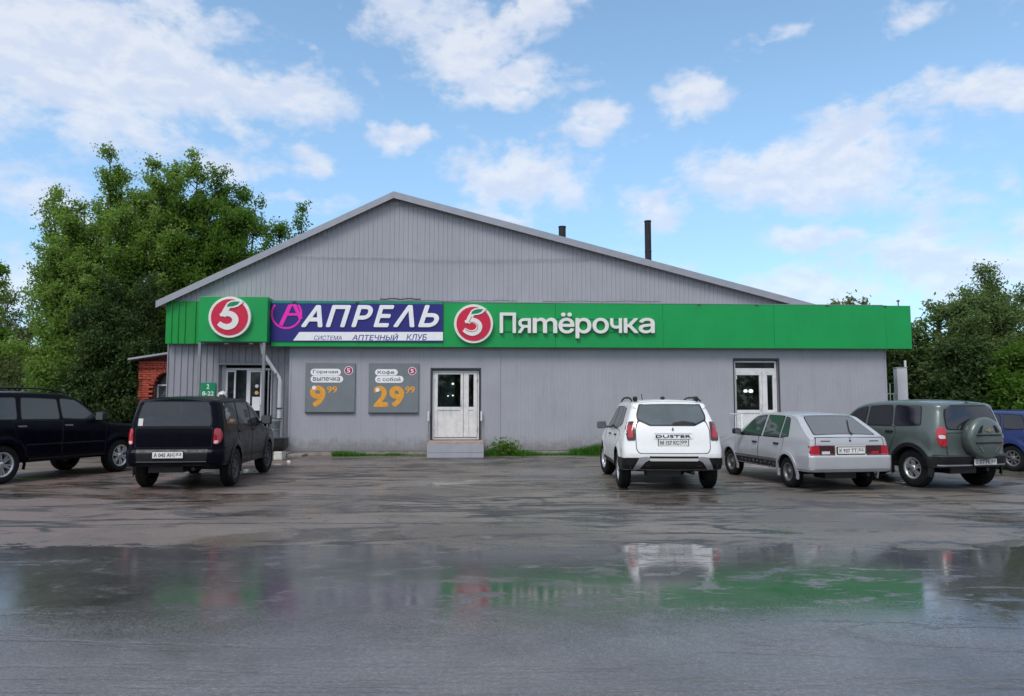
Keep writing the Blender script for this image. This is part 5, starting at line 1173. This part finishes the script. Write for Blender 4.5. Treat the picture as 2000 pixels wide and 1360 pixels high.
for sg in (1, -1):
    rbm = MB(); pts_ = [(sg*.13, .24), (sg*.17, .22), (sg*.25, .11), (sg*.17, .11)]
    rbm.add([(-.232, a, b) for a, b in pts_]+[(-.20, a, b) for a, b in pts_], [(0,1,2,3),(7,6,5,4)]+[(i, i+4, (i+1)%4+4, (i+1)%4) for i in range(4)]); fixn(rbm.build('recess', M['seam'], sw_))
    rbm = MB(); pts_ = [(sg*.12, -.25), (sg*.16, -.24), (sg*.24, -.14), (sg*.18, -.14)]
    rbm.add([(-.229, a, b) for a, b in pts_]+[(-.20, a, b) for a, b in pts_], [(0,1,2,3),(7,6,5,4)]+[(i, i+4, (i+1)%4+4, (i+1)%4) for i in range(4)]); fixn(rbm.build('recess', M['paint_green'], sw_))
MB().box(-.240, -.2, -.085, .085, .135, .165).box(-.241, -.2, -.03, .03, .115, .185).build('badge', M['gold'], sw_, bevel=.006)
lay('bumper', [(-.80,.40),(.80,.40),(.82,.60),(-.82,.60)], rp, M['black'], root, .06, .03, 6, 9, .08); lay('bumper_edge', [(-.78,.43),(.78,.43),(.78,.455),(-.78,.455)], rp, M['silverplastic'], root, .067, 0, 3)
lay('bumper_top', [(-.82,.60),(.82,.60),(.82,.632),(-.82,.632)], rp, M['frame_dk'], root, .07, .01, 3, 9, .09)
plate(c, root, -.14, .50, ('О 317 РК', '57'), off=.085)
doors(c, root, pm, [([(.98,.98),(1.12,.70),(1.22,.46),(1.72,.46),(1.76,1.12),(1.0,1.12)][::1], [(1.08,1.145),(1.72,1.14),(1.72,1.53),(1.16,1.53)], (1.12,1.03)), ([(1.80,.46),(2.55,.46),(2.62,1.11),(1.80,1.12)], [(1.80,1.145),(2.50,1.13),(2.10,1.48),(1.80,1.525)], (1.92,1.03)), (None, [(.40,1.16),(1.02,1.145),(1.08,1.53),(.48,1.53)], None)], wm=M['tint'])
both(lambda sg: lay('sill_cladding', [(1.15,.41),(2.75,.41),(2.75,.58),(1.15,.58)], c.side(sg), M['black'], root, .014, .02)); both(lambda sg: lay('bumper_side', [(.03,.41),(.34,.41),(.30,.60),(.03,.60)], c.side(sg), M['black'], root, .03, .02, 6, 9, .05))
both(lambda sg: mirror(root, 2.42, sg*.84, 1.16, M['black'], sg, .18, .14)); lay('windscreen', [(-.62,2.58),(.62,2.58),(.54,2.08),(-.54,2.08)], c.over, M['tint2'], root, .006, .05)
MB().box(.10, .16, -.03, .03, 1.555, 1.585).tube([(.13, 0, 1.58), (.12, 0, 1.615)], .008, 6).build('washer_jet', M['black'], root)
both(lambda sg: lay('headlight', pol(sg, [(.5,.78),(.76,.78),(.76,.92),(.5,.92)]), c.front, M['lens_w'], root, .01, .02))

# --- black pickup-like van seen from behind
c = Car(length=4.75, half=.85, zb=.44, top=[(.10,1.62),(.22,1.665),(.6,1.70),(1.4,1.715),(2.0,1.70),(2.4,1.64),(3.25,1.17),(3.45,1.12),(4.4,1.0),(4.7,.92)], sharp=False,
        tail=[(.36,.10),(.50,.02),(.68,.0),(.75,.035),(1.0,.04),(1.10,.05),(1.65,.16)], nose=[(.36,4.62),(.65,4.75),(1.0,4.68)],
        section=[(.36,.975),(.55,1.0),(.85,1.0),(1.05,.985),(1.15,.965),(1.4,.90),(1.72,.80)], planform=[(0,.975),(.6,1.0),(3.5,1.0),(4.75,.93)],
        corner=.18, rcut=.8, fcorner=.3, crown=.04, redge=.10, rbulge=.03, fbulge=.06, flare=.022, axles=(.92,3.65), rad=.36, tw=.22, rimr=.22, spokes=6, wstyle='alloy', rim_m=M['frame_dk'], track=.76, well=.05, arch=M['black'], archw=.03, steer=R(-4), wr=.05)
root, body = build_car('black_wagon', 'black high wagon seen from behind with round red tail lights', 'car', c, (-6.08, 13.1), -6.0, M['paint_black'])
pm = M['paint_black']; rp = c.rear
sw = [(-.63,1.16),(.63,1.16),(.64,1.24),(.57,1.59),(-.57,1.59),(-.64,1.24)]
rw = lay('rear_window', sw, rp, M['tint'], root, .009, .06); lay('window_seal', grow(sw, .018), rp, M['seam'], rw, .004, .06)
gate = lay('tailgate', [(-.65,.79),(.65,.79),(.66,1.12),(-.66,1.12)], rp, pm, root, .010, .03); lay('seam', [(-.665,.775),(.665,.775),(.675,1.135),(-.675,1.135)], rp, M['seam'], gate, .002, .03)
both(lambda sg: (lambda t: (lay('lens', pol(sg, [(.71,.985),(.79,.985),(.795,1.06),(.72,1.06)]), rp, M['lens'], t, .026, .03), lay('reversing_lens', pol(sg, [(.70,.845),(.765,.845),(.775,.90),(.705,.90)]), rp, M['lens_w'], t, .024, .025)))(lay('tail_light', pol(sg, [(.685,.835),(.765,.82),(.815,.90),(.82,1.03),(.78,1.12),(.70,1.12)]), rp, M['lens'], root, .018, .06)))
lay('sticker', [(.545,1.165),(.625,1.165),(.625,1.295),(.545,1.295)], rp, M['lens_w'], rw, .012, 0, 3, 3)
lay('bumper', [(-.80,.50),(.80,.50),(.81,.76),(-.81,.76)], rp, pm, root, .05, .03, 7, 9, .06); lay('bumper_recess', [(-.60,.54),(.60,.54),(.62,.755),(-.62,.755)], rp, M['black'], root, .053, .03)
MB().tube([c.rear(y, .525, .058) for y in np.linspace(-.60, .60, 15)], .010, 6).build('bumper_trim', M['frame_dk'], root)
both(lambda sg: lay('bumper_corner', pol(sg, [(.62,.69),(.80,.69),(.80,.755),(.62,.755)]), rp, M['paint_black'], root, .062, .02, 5, 6))
plate(c, root, .05, .65, ('А 045 АН', '33'), off=.064)
both(lambda sg: lay('bumper_side', [(.0,.50),(.45,.50),(.45,.76),(.0,.76)], c.side(sg), pm, root, .02, .02))
doors(c, root, pm, [([(1.12,.95),(1.34,.66),(1.42,.42),(2.15,.42),(2.15,1.13),(1.10,1.13)], [(1.20,1.17),(2.10,1.16),(2.10,1.58),(1.26,1.60)], (1.28,1.03)), ([(2.19,.42),(3.2,.42),(3.24,1.12),(2.19,1.13)], [(2.19,1.17),(3.05,1.15),(2.46,1.56),(2.19,1.59)], (2.3,1.03)), (None, [(.40,1.19),(1.12,1.17),(1.17,1.60),(.46,1.58)], None)], wm=M['tint'])
lay('window_sticker', [(1.75,1.28),(2.05,1.28),(2.05,1.45),(1.75,1.45)], c.side(-1), M['frame_dk'], root, .0085, 0, 3, 3)
both(lambda sg: mirror(root, 2.95, sg*.83, 1.18, M['black'], sg, .22, .20))
both(lambda sg: lay('sill_trim', [(1.35,.37),(3.2,.37),(3.2,.42),(1.35,.42)], c.side(sg), M['black'], root, .008, .01)); lay('windscreen', [(-.66,3.15),(.66,3.15),(.56,2.45),(-.56,2.45)], c.over, M['tint2'], root, .006, .05)
both(lambda sg: lay('headlight', pol(sg, [(.5,.80),(.8,.80),(.8,.95),(.5,.95)]), c.front, M['lens_w'], root, .01, .02))

# --- large black off-roader at the left edge, its right side towards us
c = Car(length=4.80, half=.92, zb=.42, top=[(.05,1.70),(.2,1.78),(.7,1.82),(1.6,1.83),(2.2,1.82),(2.6,1.75),(3.35,1.22),(3.5,1.17),(4.5,1.09),(4.78,.98)], sharp=False,
        tail=[(.42,.08),(.6,.0),(.9,.02),(1.15,.03),(1.75,.13)], nose=[(.42,4.70),(.75,4.80),(1.1,4.72)],
        section=[(.42,.97),(.6,1.0),(.95,1.0),(1.15,.98),(1.25,.955),(1.5,.87),(1.85,.76)], planform=[(0,.96),(.6,1.0),(3.6,1.0),(4.8,.92)],
        corner=.16, rcut=.8, fcorner=.35, crown=.035, redge=.09, rbulge=.04, fbulge=.07, flare=.025, axles=(1.0,3.78), rad=.375, tw=.25, rimr=.245, spokes=6, wstyle='alloy', rim_m=M['alloy'], track=.785, well=.055, arch=M['paint_black'], archw=.035, steer=R(6), wr=.05)
root, body = build_car('black_offroader', 'large black off road car with roof rails cut off by the left edge', 'car', c, (-11.10, 13.6), 18.5, M['paint_black'])
pm = M['paint_black']
doors(c, root, pm, [([(1.22,1.0),(1.42,.70),(1.48,.50),(2.24,.50),(2.24,1.215),(1.18,1.215)], [(1.36,1.25),(2.20,1.245),(2.20,1.66),(1.42,1.68)], (1.36,1.11)), ([(2.28,.50),(3.32,.50),(3.36,1.20),(2.28,1.215)], [(2.28,1.25),(3.22,1.235),(2.66,1.64),(2.28,1.67)], (2.40,1.11)), (None, [(.34,1.27),(1.26,1.25),(1.30,1.68),(.42,1.67)], None)], hand=M['steelrim'], wm=M['tint2'])
rails(c, root, .45, 2.5, .96, M['black'], .07)
both(lambda sg: mirror(root, 3.1, sg*.90, 1.26, M['black'], sg, .24, .20))
both(lambda sg: lay('side_step', [(1.5,.43),(3.3,.43),(3.3,.47),(1.5,.47)], c.side(sg), M['black'], root, .05, .01, 3, 9, .06)); both(lambda sg: lay('side_moulding', [(1.45,.72),(3.3,.72),(3.3,.75),(1.45,.75)], c.side(sg), M['black'], root, .016, .005, 3, 12))
lay('windscreen', [(-.68,3.28),(.68,3.28),(.58,2.65),(-.58,2.65)], c.over, M['tint2'], root, .006, .05)
lay('rear_window', [(-.62,1.24),(.62,1.24),(.58,1.64),(-.58,1.64)], c.rear, M['tint'], root, .008, .06); both(lambda sg: lay('tail_light', pol(sg, [(.74,.90),(.86,.90),(.85,1.22),(.74,1.22)]), c.rear, M['lens'], root, .014, .03)); both(lambda sg: lay('headlight', pol(sg, [(.48,.85),(.80,.85),(.80,1.02),(.48,1.0)]), c.front, M['lens_w'], root, .012, .02))
plate(c, root, 0, .80, ('В 604 ОН', '33'), off=.02)

# --- blue hatchback beyond, cut off by the right edge
c = Car(length=4.0, half=.82, zb=.28, top=[(.12,1.30),(.25,1.36),(.7,1.41),(1.5,1.425),(2.1,1.38),(2.9,.98),(3.2,.93),(3.8,.80),(3.98,.72)], sharp=False,
        tail=[(.28,.10),(.45,.0),(.8,.02),(.95,.04),(1.35,.2)], nose=[(.28,3.9),(.5,4.0),(.75,3.96)],
        section=[(.28,.96),(.45,1.0),(.75,1.0),(.93,.965),(1.1,.9),(1.42,.76)], planform=[(0,.96),(.5,1.0),(3.1,1.0),(4.0,.92)],
        corner=.14, rcut=.8, fcorner=.3, crown=.03, redge=.07, rbulge=.03, fbulge=.05, flare=.016, axles=(.75,3.2), rad=.30, tw=.185, rimr=.185, spokes=8, wstyle='alloy', rim_m=M['steelrim'], track=.71, well=.05, arch=M['paint_blue'], archw=.03, steer=0, wr=.05)
root, body = build_car('blue_hatchback', 'blue hatchback mostly hidden beyond the green car at the right edge', 'car', c, (12.62, 16.55), -19.0, M['paint_blue'])
doors(c, root, M['paint_blue'], [([(.98,.75),(1.12,.45),(1.2,.36),(1.8,.36),(1.8,.94),(.95,.94)], [(1.0,.965),(1.78,.96),(1.78,1.31),(1.1,1.31)], (1.1,.85)), ([(1.84,.36),(2.7,.36),(2.74,.93),(1.84,.94)], [(1.84,.96),(2.6,.95),(2.12,1.27),(1.84,1.31)], (1.95,.84)), (None, [(.42,.98),(.92,.965),(1.02,1.31),(.56,1.29)], None)], wm=M['tint'])
both(lambda sg: lay('tail_light', pol(sg, [(.62,.68),(.78,.68),(.78,.92),(.64,.92)]), c.rear, M['lens'], root, .012, .03)); lay('rear_window', [(-.58,.99),(.58,.99),(.52,1.27),(-.52,1.27)], c.rear, M['tint'], root, .008, .05)
plate(c, root, 0, .6, ('Е 271 ВА', '33'), off=.02); lay('windscreen', [(-.6,2.8),(.6,2.8),(.52,2.15),(-.52,2.15)], c.over, M['tint2'], root, .006, .05)
both(lambda sg: mirror(root, 2.4, sg*.80, .99, M['paint_blue'], sg, .17, .12))
